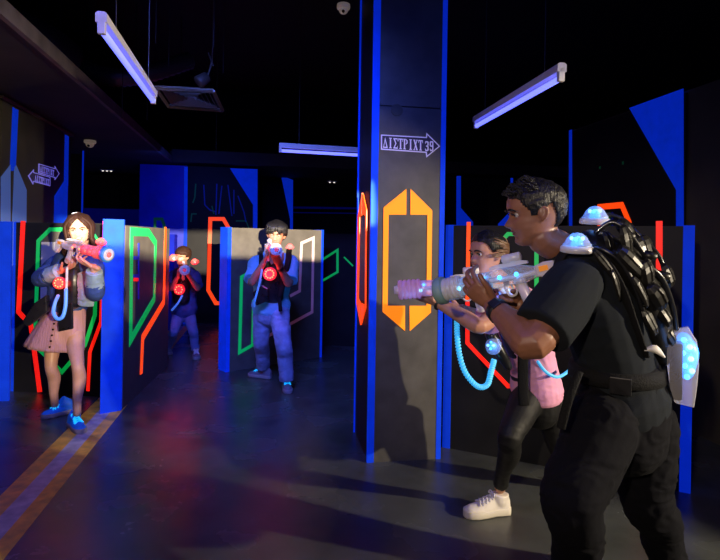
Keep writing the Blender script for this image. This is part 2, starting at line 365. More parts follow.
FW = Face(RM(0, 10.8), RM(1, 10.8))
o = thing('blue_wing_panel', 'narrow black panel with a blue wedge standing right of the mural', 'panel', FW.w((sx(FW, 290), 0)))
obj('board', wallbox(FW, 262, 293, 0, 2.6, .06), M['black'], o)
paint(o, 'blue_wedge', FW, [(281, 175.5), (293, 180), (292.5, 320), (290, 320), (290, 219)], 'blue', 0)
FN = Face(RM(0, 13.2), RM(1, 13.2))
o = thing('far_partition', 'far black partition with thin blue rails seen left of the pillar', 'partition', FN.w((sx(FN, 325), 0)))
obj('board', wallbox(FN, 262, 372, 0, 2.0, .06), M['black'], o)
for y in (207.5, 212.5):
    obj('blue_rail', tape(FN, [(292, y), (370, y + 1)], .05 if y < 210 else .025, False, 0), M['bluewall'], o)
obj('blue_rail', tape(FN, [(344, 288), (370, 288.6)], .03, False, 0), M['bluewall'], o)
# small barrier whose green outline shows above the D barrier
FS = Face(RM(-3.0, 8.2), RM(-2.2, 8.2))
# second green outlined board right of the middle barrier
FG = Face(gnd(318, 345), gnd(362, 347))
o = thing('barrier', 'black barrier with a green outline standing behind the middle barrier', 'barrier', gnd(338, 346), 'laser tag barriers')
obj('board', prism([FG.w((-.35, 0)), FG.w((FG.len + .05, 0)), FG.w((FG.len + .05, 0), -.1), FG.w((-.35, 0), -.1)], (0, 0, 1.50)), M['black'], o)
obj('green_outline', tape(FG, [(322, 260), (337.5, 250), (337.5, 272), (322, 281)], .03), M['green'], o)
obj('green_line', tape(FG, [(344, 257), (353, 266)], .02), M['green'], o)

# left wall panels: painted boards on wall_left
FL = Face(RM(-2.20, 0), RM(-2.20, 8))
def zcl(face, px, z):
    s = sx(face, px, 200); return (s, z)
o = thing('wall_panel', 'tall black and blue board at the left edge of the photo', 'wall panel', FL.w((sx(FL, 6), 0)), 'left wall panels')
s0, s1, s2 = sx(FL, 0.5, 200), sx(FL, 11.5, 170), sx(FL, 66.5, 200)
obj('board', prism([FL.w((s0, .0), -.02), FL.w((s1, .0), -.02), FL.w((s1, .0), .0), FL.w((s0, .0), .0)], (0, 0, 2.58)), M['olive'], o)
paint(o, 'blue_stripe', FL, [(12.5, 107), (15.2, 109), (12.5, 171), (9.6, 171)], 'blue', .0)
paint(o, 'pale_blue_panel', FL, [(0.5, 177), (10, 164.5), (10, 262), (0.5, 263)], 'paleblue', .001)
o2 = thing('wall_panel', 'tall black board with blue edges and double arrow sign on the left wall', 'wall panel', FL.w((sx(FL, 40), 0)), 'left wall panels')
obj('board', prism([FL.w((s1 + .012, .0), -.02), FL.w((s2, .0), -.02), FL.w((s2, .0), .0), FL.w((s1 + .012, .0), .0)], (0, 0, 2.58)), M['olive'], o2)
paint(o2, 'blue_stripe', FL, [(15.6, 109), (18, 110), (15.4, 166), (12.8, 171)], 'blue', .0)
paint(o2, 'pale_blue_panel', FL, [(14, 167), (15.8, 165), (26.2, 190), (25.6, 262), (10.4, 266)], 'paleblue', .001)
paint(o2, 'blue_stripe', FL, [(64.8, 134.5), (68.5, 136.5), (67.8, 186), (63.8, 181)], 'blue', .0)
paint(o2, 'blue_stripe', FL, [(63.8, 181), (67.6, 184), (66, 250), (53.5, 250), (54.2, 196)], 'blue', .0)
FE = Face(RM(-2.9, 8.3), RM(-1.9, 8.3))
o = thing('wall_panel', 'dark narrow board with a thin blue edge behind the left wall', 'wall panel', FE.w((sx(FE, 77), 0)), 'left wall panels')
obj('board', wallbox(FE, 62, 82.5, 0, 2.58, .05), M['black'], o)
paint(o, 'blue_stripe', FE, [(82.6, 143), (84.2, 143), (81.5, 300), (79.5, 300)], 'blue', 0)

# right wall painted panel
FRW = Face(RM(3.22, 3), RM(3.22, 8))
o = thing('wall_panel', 'black wall board with large blue wedge at upper right behind the barrier', 'wall panel', FRW.w((sx(FRW, 620), 0)))
s0, s1 = sx(FRW, 569), sx(FRW, 684)
obj('board', prism([FRW.w((s0, 0), -.015), FRW.w((s1, 0), -.015), FRW.w((s1, 0)), FRW.w((s0, 0))], (0, 0, 2.6)), M['black'], o)
paint(o, 'blue_stripe', FRW, [(569.3, 130.5), (572, 129.5), (572.5, 300), (569.3, 300)], 'blue')
paint(o, 'blue_wedge', FRW, [(629.5, 108), (683.6, 88.5), (683.8, 300), (676.5, 300), (676.5, 190)], 'blue')
obj('orange_outline', tape(FRW, [(599.5, 300), (599.5, 207), (622, 205), (630, 224)], .055), M['orange'], o)
obj('green_bar', tape(FRW, [(609.5, 212), (609.5, 240)], .03), M['art_green'], o)
obj('blue_bar', tape(FRW, [(612.5, 212), (612.5, 240)], .02), M['bluewall'], o)
gm = bmk(); tape(FRW, [(600, 166.5), (600, 169)], .02, bm=gm); tape(FRW, [(623, 161.5), (623, 164.5)], .02, bm=gm)
obj('green_mark', gm, M['art_green'], o)
# back right partition
FBR = Face(RM(0, 8.2), RM(1, 8.2))
o = thing('wall_panel', 'distant black board with two blue flared edges above the right barrier', 'wall panel', FBR.w((sx(FBR, 490), 0)))
obj('board', wallbox(FBR, 448, 516, 0, 2.45, .05), M['black'], o)
paint(o, 'blue_stripe', FBR, [(456.5, 176), (460.8, 176), (460.8, 208), (473, 222), (473, 300), (456, 300)], 'blue')
paint(o, 'blue_stripe', FBR, [(510.5, 178), (513, 178), (513, 300), (498, 300), (498, 224), (510.5, 211)], 'blue')

# added unseen light rig behind the camera; its masks shape the warm beam
def added_beam_rig(SL, aim, lo, hi, label):
    t = thing('added_beam_rig', label, 'added light rig', SL, 'added unseen light rigs behind the camera')
    ax_ = V(aim) - SL; ax_.z = 0; ax_.normalize(); sd_ = V((ax_.y, -ax_.x, 0))
    bm = bmk(); lathe(bm, [(-.26, .06), (-.25, .085), (-.06, .09), (-.055, .03)], SL, ax_, 20); obj('housing', bm, M['wire'], t, True)
    fz = SL + ax_ * .30
    obj('beam_mask', box(fz - V((0, 0, lo + .10)), sd_ * .24, ax_ * .002, (0, 0, .10)), M['wire'], t)  # added mask cutting the beam's lower edge
    obj('beam_mask', box(fz + V((0, 0, -hi + .10)), sd_ * .24, ax_ * .002, (0, 0, .10)), M['wire'], t)  # added mask cutting the beam's upper edge
    obj('mask_arm', box(SL + ax_ * .12 - V((0, 0, .16)), sd_ * .01, ax_ * .18, (0, 0, .006)), M['wire'], t)
    bm = bmk(); tube(bm, [SL - ax_ * .15 + V((0, 0, .085)), SL - ax_ * .15 + V((0, 0, 1.79))], .012, 8, 1); obj('drop_pole', bm, M['wire'], t)
added_beam_rig(SL, (-1.42, 5.6, 1.5), .0338, .0140, 'added unseen light rig with beam masks behind the camera, nearer the pillar')
added_beam_rig(SL2, ST2, .0325, .0120, 'added unseen light rig with beam masks behind the camera, nearer the right wall')

# ================================================================== BARRIERS
BH = 1.53
def barrier_board(face, s0, s1, th, h, parent, m='black'):
    return obj('board', prism([face.w((s0, 0)), face.w((s1, 0)), face.w((s1, 0), -th), face.w((s0, 0), -th)], (0, 0, h)), M[m], parent)
def post(face, s0, s1, th, h, parent, off=.006):
    return obj('blue_edge', prism([face.w((s0, 0), off), face.w((s1, 0), off), face.w((s1, 0), -th - off), face.w((s0, 0), -th - off)], (0, 0, h)), M['blue'], parent)
# middle
A, B = gnd(225.2, 372.3), gnd(321.5, 357)
F = Face(A, B)
b = thing('barrier', 'barrier with green and pale pink outlines and blue edges behind the young man', 'barrier', F.w((F.len / 2, 0)), 'laser tag barriers')
w1 = .045
barrier_board(F, w1, F.len - .03, .16, BH, b, 'lamboard')
post(F, 0, w1, .16, BH + .005, b); post(F, F.len - .03, F.len, .16, BH + .005, b)
obj('green_outline', tape(F, [(252, 271), (241.5, 277), (239.5, 352.5), (252.5, 345), (253.5, 300)], .036), M['green'], b)
obj('green_line', tape(F, [(252, 271), (262, 265)], .036), M['green'], b)
obj('pink_outline', tape(F, [(269, 335.5), (312, 312), (313.3, 238), (301.5, 243), (299.5, 291), (290, 296)], .034), M['rose'], b)
# right
A, B = gnd(442.5, 447), gnd(690.5, 493.5)
F = Face(A, B); FRB = F
b = thing('barrier', 'long barrier with orange, green and red outlines behind the pair at right', 'barrier', F.w((F.len / 2, 0)), 'laser tag barriers')
s2 = sx(F, 453.5); s3 = sx(F, 683.2)
barrier_board(F, s2, s3, .14, BH, b, 'black')
post(F, 0, s2, .14, BH + .004, b); post(F, s3, F.len, .14, BH + .004, b)
obj('orange_outline', tape(F, [(468.8, 222), (467.5, 300)], .026), M['orange'], b)
obj('red_outline', tape(F, [(467.5, 300), (467.5, 343), (508, 386), (540, 386)], .027), M['red'], b)
obj('green_outline', tape(F, [(500, 300), (500, 243), (508, 234), (530, 234), (536.5, 243), (536.5, 330)], .026), M['green'], b)
obj('red_line', tape(F, [(659.2, 221), (659.2, 400), (640, 430)], .034), M['red'], b)
# D barrier
A, B = gnd(122.0, 409.5), gnd(167.5, 366.6)
F = Face(A, B); FD = F
b = thing('barrier', 'barrier with a green letter-like outline and broad blue end beside the woman', 'barrier', F.w((F.len / 2, 0)), 'laser tag barriers')
C0 = gnd(101, 413); back = (C0 - A)
obj('board', prism([F.w((.01, 0)), F.w((F.len, 0)), F.w((F.len, 0)) + back * .55, F.w((.01, 0)) + back * .96], (0, 0, BH - .02)), M['lamboard'], b)
capn = (-DEP)
obj('blue_end', prism([A + capn * .0, C0, C0 + capn * .03 , A + capn * .03], (0, 0, BH + .025)), M['blue'], b)
obj('green_outline', tape(F, [(130.5, 340), (131.5, 231.5), (148.5, 232.5), (155.5, 243), (154, 299)], .075, True), M['green'], b)
obj('orange_line', tape(F, [(165.4, 227), (163.6, 302), (142.5, 337.5), (141, 374)], .075), M['orange'], b)
ib = bmk()
for pts in ([(138.5, 243), (138.5, 299)], [(133.5, 258), (138.5, 258)], [(133, 276), (138.5, 276)]): tape(F, pts, .03, False, .0, bm=ib)
obj('blue_frame', ib, M['bluewall'], b)
obj('red_bar', tape(F, [(133.5, 279.5), (138.3, 279.5)], .03), M['red'], b)
# left hexagon barrier
A, B = gnd(10.5, 391), gnd(100, 397)
F = Face(A, B); FA = F
b = thing('barrier', 'barrier with a green hexagon inside a red outline behind the woman', 'barrier', F.w((F.len / 2, 0)), 'laser tag barriers')
barrier_board(F, .03, F.len, .12, BH, b)
post(F, 0, .03, .12, BH + .005, b)
obj('red_outline', tape(F, [(23.3, 221), (18.8, 312), (31, 325), (40, 392)], .045), M['red'], b)
obj('red_outline', tape(F, [(104.5, 221), (101, 322), (90, 352), (88, 391)], .03), M['red'], b)
obj('green_outline', tape(F, [(35, 345), (38.5, 241), (50, 229.5), (90, 229.5), (97, 240), (95, 315), (85, 345), (62, 372)], .036, True), M['green'], b)
obj('grey_inset', patch(F, [(40, 242), (51, 231.5), (89, 231.5), (95, 241)], 0, .002), M['lamboard'], b)
obj('white_panel', patch(F, [(41.5, 242), (66, 242), (66, 330), (40, 330)], 0, .003), M['white'], b)
# left edge blue board
A, B = gnd(-60, 404), gnd(8.5, 401)
F = Face(A, B)
b = thing('barrier', 'plain blue barrier cut off by the left edge of the photo', 'barrier', F.w((F.len / 2, 0)), 'laser tag barriers')
obj('board', prism([F.w((0, 0)), F.w((F.len, 0)), F.w((F.len, 0), -.03), F.w((0, 0), -.03)], (0, 0, BH)), M['blue'], b)
# barrier behind the child, far
A, B = gnd(143, 330), gnd(173, 331)
F = Face(A, B)
b = thing('barrier', 'distant dark blue barrier with a green outline left of the child', 'barrier', F.w((F.len / 2, 0)), 'laser tag barriers')
obj('board', prism([F.w((0, 0)), F.w((F.len, 0)), F.w((F.len, 0), -.1), F.w((0, 0), -.1)], (0, 0, 1.46)), M['bluewall'], b)
obj('green_outline', tape(F, [(155, 300), (155, 219), (162, 219), (164.5, 226), (164.5, 300)], .045, False), M['art_green'], b)

# ================================================================== PILLAR
A, B = gnd(366.8, 463.0), gnd(440.6, 459.0)
F = Face(A, B); FP = F
bk = -F.n * .56
PH = 3.78
p = thing('pillar', 'square black pillar with blue corner strips and amber arrow frames', 'pillar', F.w((F.len / 2, 0)) + bk * .5)
e = .045
obj('column', prism([F.w((.012, 0), -.012), F.w((F.len - .012, 0), -.012), F.w((F.len - .012, 0), -.012) + bk * .97, F.w((.012, 0), -.012) + bk * .97], (0, 0, PH)), M['black'], p)
obj('front_panel', prism([F.w((e, 0), -.011), F.w((F.len - e * .7, 0), -.011), F.w((F.len - e * .7, 0), -.004), F.w((e, 0), -.004)], (0, 0, 2.28)), M['greyboard'], p)
obj('front_panel', prism([F.w((e, 2.288), -.011), F.w((F.len - e * .7, 2.288), -.011), F.w((F.len - e * .7, 2.288), -.004), F.w((e, 2.288), -.004)], (0, 0, PH - 2.288)), M['greyboard'], p)
FPS = Face(A, A + bk)
def corner(c, d1, d2, w1, w2):
    """angle strip round a corner c, legs along d1 and d2"""
    t = .012; pts = [c, c + d1 * w1, c + d1 * w1 + d2 * t, c + d1 * t + d2 * t, c + d1 * t + d2 * w2, c + d2 * w2]
    return prism(pts, (0, 0, PH))
nb = -F.n
obj('corner_strip', corner(F.w((0, 0)), F.u, nb, .045, .02), M['blue'], p)
obj('corner_strip', corner(F.w((F.len, 0)), -F.u, nb, .032, .03), M['blue'], p)
obj('corner_strip', corner(F.w((0, 0)) + bk, F.u, F.n, .03, .01), M['blue'], p)
emb = bmk()
y0, y1 = 0, 0
patch(F, [(383.6, 207.5), (406.4, 189), (406.2, 214.6), (388.6, 214.6), (387.6, 305.8), (405, 305.8), (405, 331), (382.6, 311.8)], -.004, .006, emb)
patch(F, [(410.6, 189), (432.2, 210.5), (430.8, 312.5), (409.8, 331), (409.6, 305.8), (426.6, 305.8), (427.4, 214.8), (410.4, 214.6)], -.004, .006, emb)
obj('amber_emblem', emb, M['amber'], p)
ems = bmk()
patch(FPS, [(358.4, 216), (362.6, 193), (362.6, 215), (360.4, 217), (359.0, 298), (361.2, 303), (361.0, 325), (357.0, 303)], .0, .006, ems)
patch(FPS, [(363.6, 193), (367.2, 210), (366.4, 308), (361.9, 325), (361.9, 303), (365.6, 305), (366.0, 216), (363.5, 214)], .0, .006, ems)
obj('side_emblem', ems, M['orange'], p)
ob = patch(FPS, [(360.6, 217), (365.8, 216), (365.2, 301), (359.4, 300)], -.0, .002)
obj('inset_panel', ob, M['greyboard'], p)
dk = bmk(); cpt = F.w(F.sz(397, 110), -.004); lathe(dk, [(0, .040), (.002, .040), (.003, .036)], cpt, F.n, 28)
obj('round_mark', dk, M['olive'], p)

# ---- arrow sign lettering
def letter(ch):
    """strokes of a serif capital in a 1 x 1.6 cell, as polygons"""
    R = lambda x0, y0, x1, y1: [(x0, y0), (x1, y0), (x1, y1), (x0, y1)]
    if ch == 'I': return [R(.36, 0, .64, 1.6), R(.2, 0, .8, .12), R(.2, 1.48, .8, 1.6)]
    if ch == 'T': return [R(.36, 0, .64, 1.6), R(.22, 0, .78, .12), R(0, 1.42, 1, 1.6), R(0, 1.15, .1, 1.45), R(.9, 1.15, 1, 1.45)]
    if ch == 'D': return [[(0, 0), (.18, .16), (.5, 1.35), (.45, 1.6)], [(.45, 1.6), (.4, 1.25), (.74, .16), (1.02, 0)], R(0, 0, 1, .17)]
    if ch == 'S': return [R(.05, 1.42, .95, 1.6), R(.87, 1.15, .95, 1.45), [(.05, 1.5), (.35, 1.5), (.7, .8), (.48, .8)], [(.05, .1), (.25, .1), (.7, .8), (.48, .8)], R(.05, 0, .98, .2), R(.9, .15, .98, .45)]
    if ch == 'P': return [R(.12, 0, .4, 1.6), R(0, 0, .55, .12), R(0, 1.48, .6, 1.6), [(.55, 1.6), (.95, 1.4), (.7, 1.32), (.5, 1.47)], [(.95, 1.4), (.95, .95), (.7, 1.0), (.7, 1.35)], [(.95, .97), (.55, .72), (.45, .82), (.72, 1.02)]]
    if ch == 'X': return [[(.02, 1.6), (.34, 1.6), (.98, 0), (.66, 0)], [(.74, 1.6), (.9, 1.6), (.24, 0), (.08, 0)], R(0, 1.5, .45, 1.6), R(.62, 1.5, 1, 1.6), R(0, 0, .36, .1), R(.55, 0, 1, .1)]
    if ch == '3': return [R(.1, 1.38, .75, 1.6), R(.6, .9, .9, 1.5), R(.3, .7, .75, .9), R(.6, .12, .9, .76), R(.1, 0, .75, .22), R(.05, .2, .22, .4), R(.05, 1.2, .22, 1.42)]
    if ch == '9': return [R(.15, 1.38, .8, 1.6), R(.05, .85, .33, 1.5), R(.65, .2, .93, 1.5), R(.2, .7, .7, .9), R(.12, 0, .8, .22), R(.05, .2, .25, .4)]
    return []
def sign_text(face, x0, y0, x1, y1, hgt_px, text, bm, off):
    """letters laid between two pixel points (baseline left, baseline right)"""
    a = V((*face.sz(x0, y0), 0)); c = V((*face.sz(x1, y1), 0)); n = len(text)
    up = V((*face.sz(x0, y0 - hgt_px), 0)) - a
    for i, ch in enumerate(text):
        o0 = a.lerp(c, i / n); dx = (c - a) / n * .9
        for poly in letter(ch):
            quad_prism(bm, [face.w(((o0 + dx * px + up * (py / 1.6)).x, (o0 + dx * px + up * (py / 1.6)).y), off) for px, py in poly], face.n * .0015)
def arrow_sign(face, pts, inset, label, texts, mw, md, off=0.0, group=None):
    c = face.w(face.sz(*pts[0]), off)
    t = thing('arrow_sign', label, 'sign', c, group)
    obj('border', patch(face, pts, off, .004), mw, t)
    P = [V(p) for p in pts]; cc = sum(P, V((0, 0))) / len(P); ins = []
    n = len(P)
    area = sum(P[i].x * P[(i + 1) % n].y - P[(i + 1) % n].x * P[i].y for i in range(n)); sg = 1 if area > 0 else -1
    for i in range(n):
        d1 = (P[i] - P[i - 1]).normalized(); d2 = (P[(i + 1) % n] - P[i]).normalized()
        n1 = V((-d1.y, d1.x)) * sg; n2 = V((-d2.y, d2.x)) * sg; m = (n1 + n2).normalized(); ins.append(P[i] + m * inset / max(.35, m.dot(n1)))
    obj('field', patch(face, [(q.x, q.y) for q in ins], off + .004, .001), md, t)
    bmt = bmk()
    for (x0, y0, x1, y1, h, tx) in texts: sign_text(face, x0, y0, x1, y1, h, tx, bmt, off + .005)
    obj('lettering', bmt, mw, t); return t
arrow_sign(FP, [(381, 134.5), (426, 137), (426.5, 132.8), (440.2, 146.3), (426.5, 157.5), (425.8, 152.8), (381, 149.6)], 1.1, 'purple arrow sign lettered in Greek style with number 39 on the pillar', [(383, 147.8, 423.2, 150.8, 10.5, 'DISTPIXT'), (424.8, 151.2, 434, 151.2, 10, '39')], M['signw'], M['sign'], -.003)
arrow_sign(FL, [(38.2, 163.5), (54.3, 168.3), (54.3, 165.8), (59, 173.8), (54.5, 180), (54.2, 177.8), (38, 173)], .8, 'small lilac arrow sign pointing right, upper of the two on the left wall', [(39.4, 172, 53.5, 176, 6.2, 'DISTPIXT')], M['signb'], M['signdim'], .002, 'left wall arrow signs')
arrow_sign(FL, [(49.8, 177), (33.2, 172.2), (33.4, 169.3), (27.6, 175.8), (32.6, 184.6), (33, 181.8), (49.8, 186.2)], .8, 'small lilac arrow sign pointing left, lower of the two on the left wall', [(34, 181.0, 48.6, 185.2, 6.2, 'DISTPIXT')], M['signb'], M['signdim'], .002, 'left wall arrow signs')

# ================================================================== TUBE LIGHTS
def tube_light(p0, p1, label, wires):
    p0, p1 = V(p0), V(p1); d = (p1 - p0).normalized(); s = d.cross(V((0, 0, 1))).normalized(); u = s.cross(d)
    t = thing('tube_light', label, 'tube light', (p0 + p1) / 2, 'hanging ultraviolet tube lights')
    h = (p1 - p0).length / 2; c = (p0 + p1) / 2
    bm = prism([c - d * h + s * a + u * z for a, z in ((-.022, .028), (.022, .028), (.022, .062), (.012, .07), (-.012, .07), (-.022, .062))], d * 2 * h)
    obj('housing', bm, M['white'], t)
    for sg in (-1, 1):
        obj('end_holder', box(c + d * sg * (h - .012) + u * .015, d * .012, s * .015, u * .032), M['white'], t, bevel=.003)
    bm = bmk(); tube(bm, [c - d * (h - .024), c + d * (h - .024)], .0135, 14, 2, round0=False, round1=False); obj('tube', bm, M['uv'], t, True)
    for wf in wires:
        q = p0.lerp(p1, wf) + u * .07; bm = bmk(); tube(bm, [q, V((q.x, q.y, 3.8))], .0022, 6, 1, round0=False, round1=False); obj('wire', bm, M['wire'], t)
    return t
tube_light(at(101, 29, 2.13), at(153.5, 101.5, 3.31), 'lit blue tube light hanging at upper left near the dropped ceiling', (.2, .85))
tube_light(at(562, 77.5, 2.52), at(475.5, 126.5, 3.68), 'lit blue tube light hanging at upper right above the man', (.15, .85))
tube_light(at(279, 150.5, 4.85), at(279, 150.5, 4.85) + (at(357, 155, 5.0) - at(279, 150.5, 4.85)).normalized() * 1.18, 'lit blue tube light hanging left of the pillar, partly behind it', (.15, .8))

# ================================================================== CEILING FITTINGS
def ceiling_grille():
    c = at(188, 98, 3.6); t = thing('ceiling_vent', 'square louvred air vent in the dark ceiling', 'vent', c)
    z = c.z; P = [at(*q) for q in ((155, 88, 4.2), (214, 91, 4.2), (222, 110.5, 3.1), (168, 106.5, 3.1))]
    r = [gnd(x, y, 2.38) if False else None for x, y in ((0, 0),)]
    # horizontal square frame at height z
    zz = 2.42
    def h(px, py): rr = ray(px, py); tt = (zz - CAMZ) / rr.z; return V((rr.x * tt, tt, zz))
    P = [h(155, 87.5), h(213, 91), h(222.5, 110.5), h(168, 106)]
    cen = sum(P, V((0, 0, 0))) / 4
    bm = bmk()
    for i in range(4):
        tube(bm, [P[i], P[(i + 1) % 4]], .016, 4, 1, round0=False, round1=False)
    obj('frame', bm, M['grille'], t)
    for i in range(4):
        a, b_ = P[i], P[(i + 1) % 4]
        for k in range(1, 6):
            f = k / 6.2; q0 = a.lerp(cen, f); q1 = b_.lerp(cen, f); bm = bmk()
            dr = (cen - (a + b_) / 2).normalized()
            prism([q0, q1, q1 + dr * .018 + V((0, 0, .02)), q0 + dr * .018 + V((0, 0, .02))], (0, 0, .002), bm)
            obj('louvre', bm, M['grille'], t)
    bm = bmk()
    for p_ in P: tube(bm, [p_ + V((0, 0, .3)), V((p_.x, p_.y, 3.8))], .003, 5, 1)
    obj('hanger', bm, M['wire'], t)
ceiling_grille()
def duct(label, pts, r):
    pts = [V(p) for p in pts]; P = catmull(pts, 16); bm = bmk(); rr = [r + (.012 if i % 2 else -.002) for i in range(len(P))]
    tube(bm, P, rr, 20, 1, round0=False, round1=False); o = obj('flexible_duct', bm, M['duct'], None, True)
    for f in (.2, .55, .9):
        c = P[int(f * (len(P) - 1))]; bm = bmk(); tube(bm, [c + V((0, 0, r * .8)), V((c.x, c.y, 3.8))], .006, 6, 1); obj('hanger_strap', bm, M['wire'], o)
    return tag(o, label, 'duct', 'ceiling ducts')
duct('fat grey flexible air duct above the dropped ceiling edge', [at(-60, 20, 5.0), at(0, 28, 5.0), at(38, 42, 5.1), at(66, 62, 5.4)], .20)
duct('long dark brown duct crossing behind the left tube light', [at(66, 62, 5.6), at(110, 77, 5.4), at(150, 73, 5.6), at(190, 60, 5.9)], .085)
def dome(label, c, r, ax=(0, 0, -1)):
    t = thing('security_camera', label, 'security camera', c, 'dome security cameras'); ax = V(ax)
    bm = bmk(); lathe(bm, [(-.02, r), (.0, r * 1.05), (.015, r), (.018, r * .8)], c, ax, 20); obj('base', bm, M['cctv'], t, True)
    bm = bmk(); ball(bm, V(c) + ax * .02, r * .75, seg=16); obj('dome', bm, M['cctv'], t, True)
    bm = bmk(); ball(bm, V(c) + ax * (.02 + r * .45) + V((0, -r * .5, 0)), r * .25, seg=10); obj('lens', bm, M['iris'], t, True)
rr = ray(90, 142); tt = (2.61 - CAMZ) / rr.z
dome('white dome camera under the dropped ceiling at left', V((rr.x * tt, tt, 2.61)), .07)
cc = at(343.5, 7, 4.2); dome('white dome camera on a stem high above the middle tube light', cc, .05)
bm = bmk(); tube(bm, [cc + V((0, 0, .02)), V((cc.x, cc.y, 3.8))], .008, 8, 1); o = obj('mount_stem', bm, M['wire']); tag(o, 'thin stem holding the high dome camera to the ceiling', 'stem')
def downlights():
    rr = ray(107, 170); tt = (2.61 - CAMZ) / rr.z; c = V((rr.x * tt, tt, 2.60))
    t = thing('downlight', 'small triple downlight in the dropped ceiling behind the woman', 'ceiling light', c, 'small downlights')
    obj('housing', box(c + V((0, 0, .01)), LAT * .11, DEP * .03, (0, 0, .012)), M['white'], t)
    for k in (-1, 0, 1):
        bm = bmk(); ball(bm, c + LAT * k * .07, .018, seg=10); obj('bulb', bm, M['lampdot'], t, True)
    rr = ray(332, 181.5); tt = (2.61 - CAMZ) / rr.z; c = V((rr.x * tt, tt, 2.60))
    t = thing('downlight', 'small twin downlight in the far ceiling left of the pillar', 'ceiling light', c, 'small downlights')
    obj('housing', box(c + V((0, 0, .01)), LAT * .10, DEP * .03, (0, 0, .012)), M['white'], t)
    for k in (-1, 1):
        bm = bmk(); ball(bm, c + LAT * k * .045, .02, seg=10); obj('bulb', bm, M['lampdot'], t, True)
downlights()
def spot_fixture():
    c = at(208, 76, 4.2); t = thing('spotlight', 'unlit grey spotlight hanging above the louvred vent', 'spotlight', c)
    bm = bmk(); lathe(bm, [(0, .02), (.01, .04), (.09, .05), (.10, .045)], c, (-.5, -.3, -.5), 16); obj('head', bm, M['grille'], t, True)
    bm = bmk(); tube(bm, [c, c + V((.03, 0, .12))], .008, 8, 1); tube(bm, [c + V((.03, 0, .1)), V((c.x + .04, c.y, 3.8))], .004, 6, 1); obj('bracket', bm, M['grille'], t, True)
    bm = bmk(); tube(bm, [c + V((-.0, 0, .18)), c + V((.04, 0, .08))], (.006), 6, 1); obj('arm', bm, M['grille'], t, True)
spot_fixture()
def hanger_wires():
    for px, py, Y, lb in ((122, 118, 4.8, 'thin hanging wire left of the louvred vent'), (216, 150, 6.0, 'thin hanging wire right of the louvred vent'), (147, 120, 5.2, 'thin hanging wire just below the left tube light')):
        a = at(px, py, Y); bm = bmk(); tube(bm, [a, V((a.x, a.y, 3.8))], .004, 6, 1); tag(obj('hanging_wire', bm, M['wire']), lb, 'wire')
hanger_wires()

# ================================================================== FIGURES
def lerpt(tab, z):
    if z <= tab[0][0]: return tab[0][1]
    for (a, va), (b, vb) in zip(tab, tab[1:]):
        if z <= b:
            t = (z - a) / (b - a); t = t * t * (3 - 2 * t) * .5 + t * .5; return va + (vb - va) * t
    return tab[-1][1]
T_FRONT = [(0, .052), (.006, .070), (.018, .080), (.030, .078), (.042, .079), (.052, .083), (.062, .087), (.074, .086), (.09, .085), (.105, .083), (.118, .085), (.13, .092), (.142, .094), (.165, .091), (.185, .078), (.205, .055), (.22, .026), (.232, .002)]
T_BACK = [(0, .030), (.012, .010), (.03, -.030), (.05, -.062), (.075, -.080), (.1, -.094), (.13, -.103), (.16, -.102), (.185, -.090), (.205, -.068), (.22, -.036), (.232, -.004)]
T_W = [(0, .020), (.006, .030), (.018, .040), (.035, .052), (.05, .058), (.07, .063), (.09, .068), (.115, .073), (.14, .076), (.17, .074), (.19, .065), (.21, .046), (.222, .028), (.232, .003)]
def g(x, s): return math.exp(-(x / s) ** 2)
def head_pt(th, z, face=True, off=0.0, nose=1.0):
    yf, yb, wd = lerpt(T_FRONT, z), lerpt(T_BACK, z), lerpt(T_W, z)
    c = yb + (yf - yb) * .48; s_, c_ = math.sin(th), math.cos(th)
    e = 2.25; r = (abs(s_) ** e + abs(c_) ** e) ** (-1 / e)
    x = wd * s_ * r; y = c + ((yf - c) if c_ > 0 else (c - yb)) * c_ * r
    if face and c_ > 0:
        f = min(1, c_ * 1.6)
        nz = 0
        if .066 < z < .122:
            t = (.122 - z) / (.122 - .079) if z > .079 else (z - .066) / .013
            t = max(0, min(1, t)); wdt = .0085 + .006 * max(0, min(1, (.10 - z) / .02))
            nz = .025 * t ** (1.1 if z > .079 else .6) * g(x, wdt + .004) * nose
            nz += .007 * g(abs(x) - .013, .006) * g(z - .077, .007)
        y += nz
        y -= .011 * g(abs(x) - .031, .015) * g(z - .113, .011) * f
        y += .004 * g(abs(x) - .031, .018) * g(z - .129, .006)
        y += .004 * g(x, .020) * (g(z - .0575, .0045) + .9 * g(z - .0455, .005)) - .004 * g(x, .022) * g(z - .0515, .0022)
        y -= .003 * g(x, .02) * g(z - .033, .006)
        y += .003 * g(abs(x) - .042, .016) * g(z - .085, .014)
    p = V((x, y, z))
    if off: 
        q = V((x, y - c, (z - .125) * .8)); q.normalize(); p += q * off
    return p
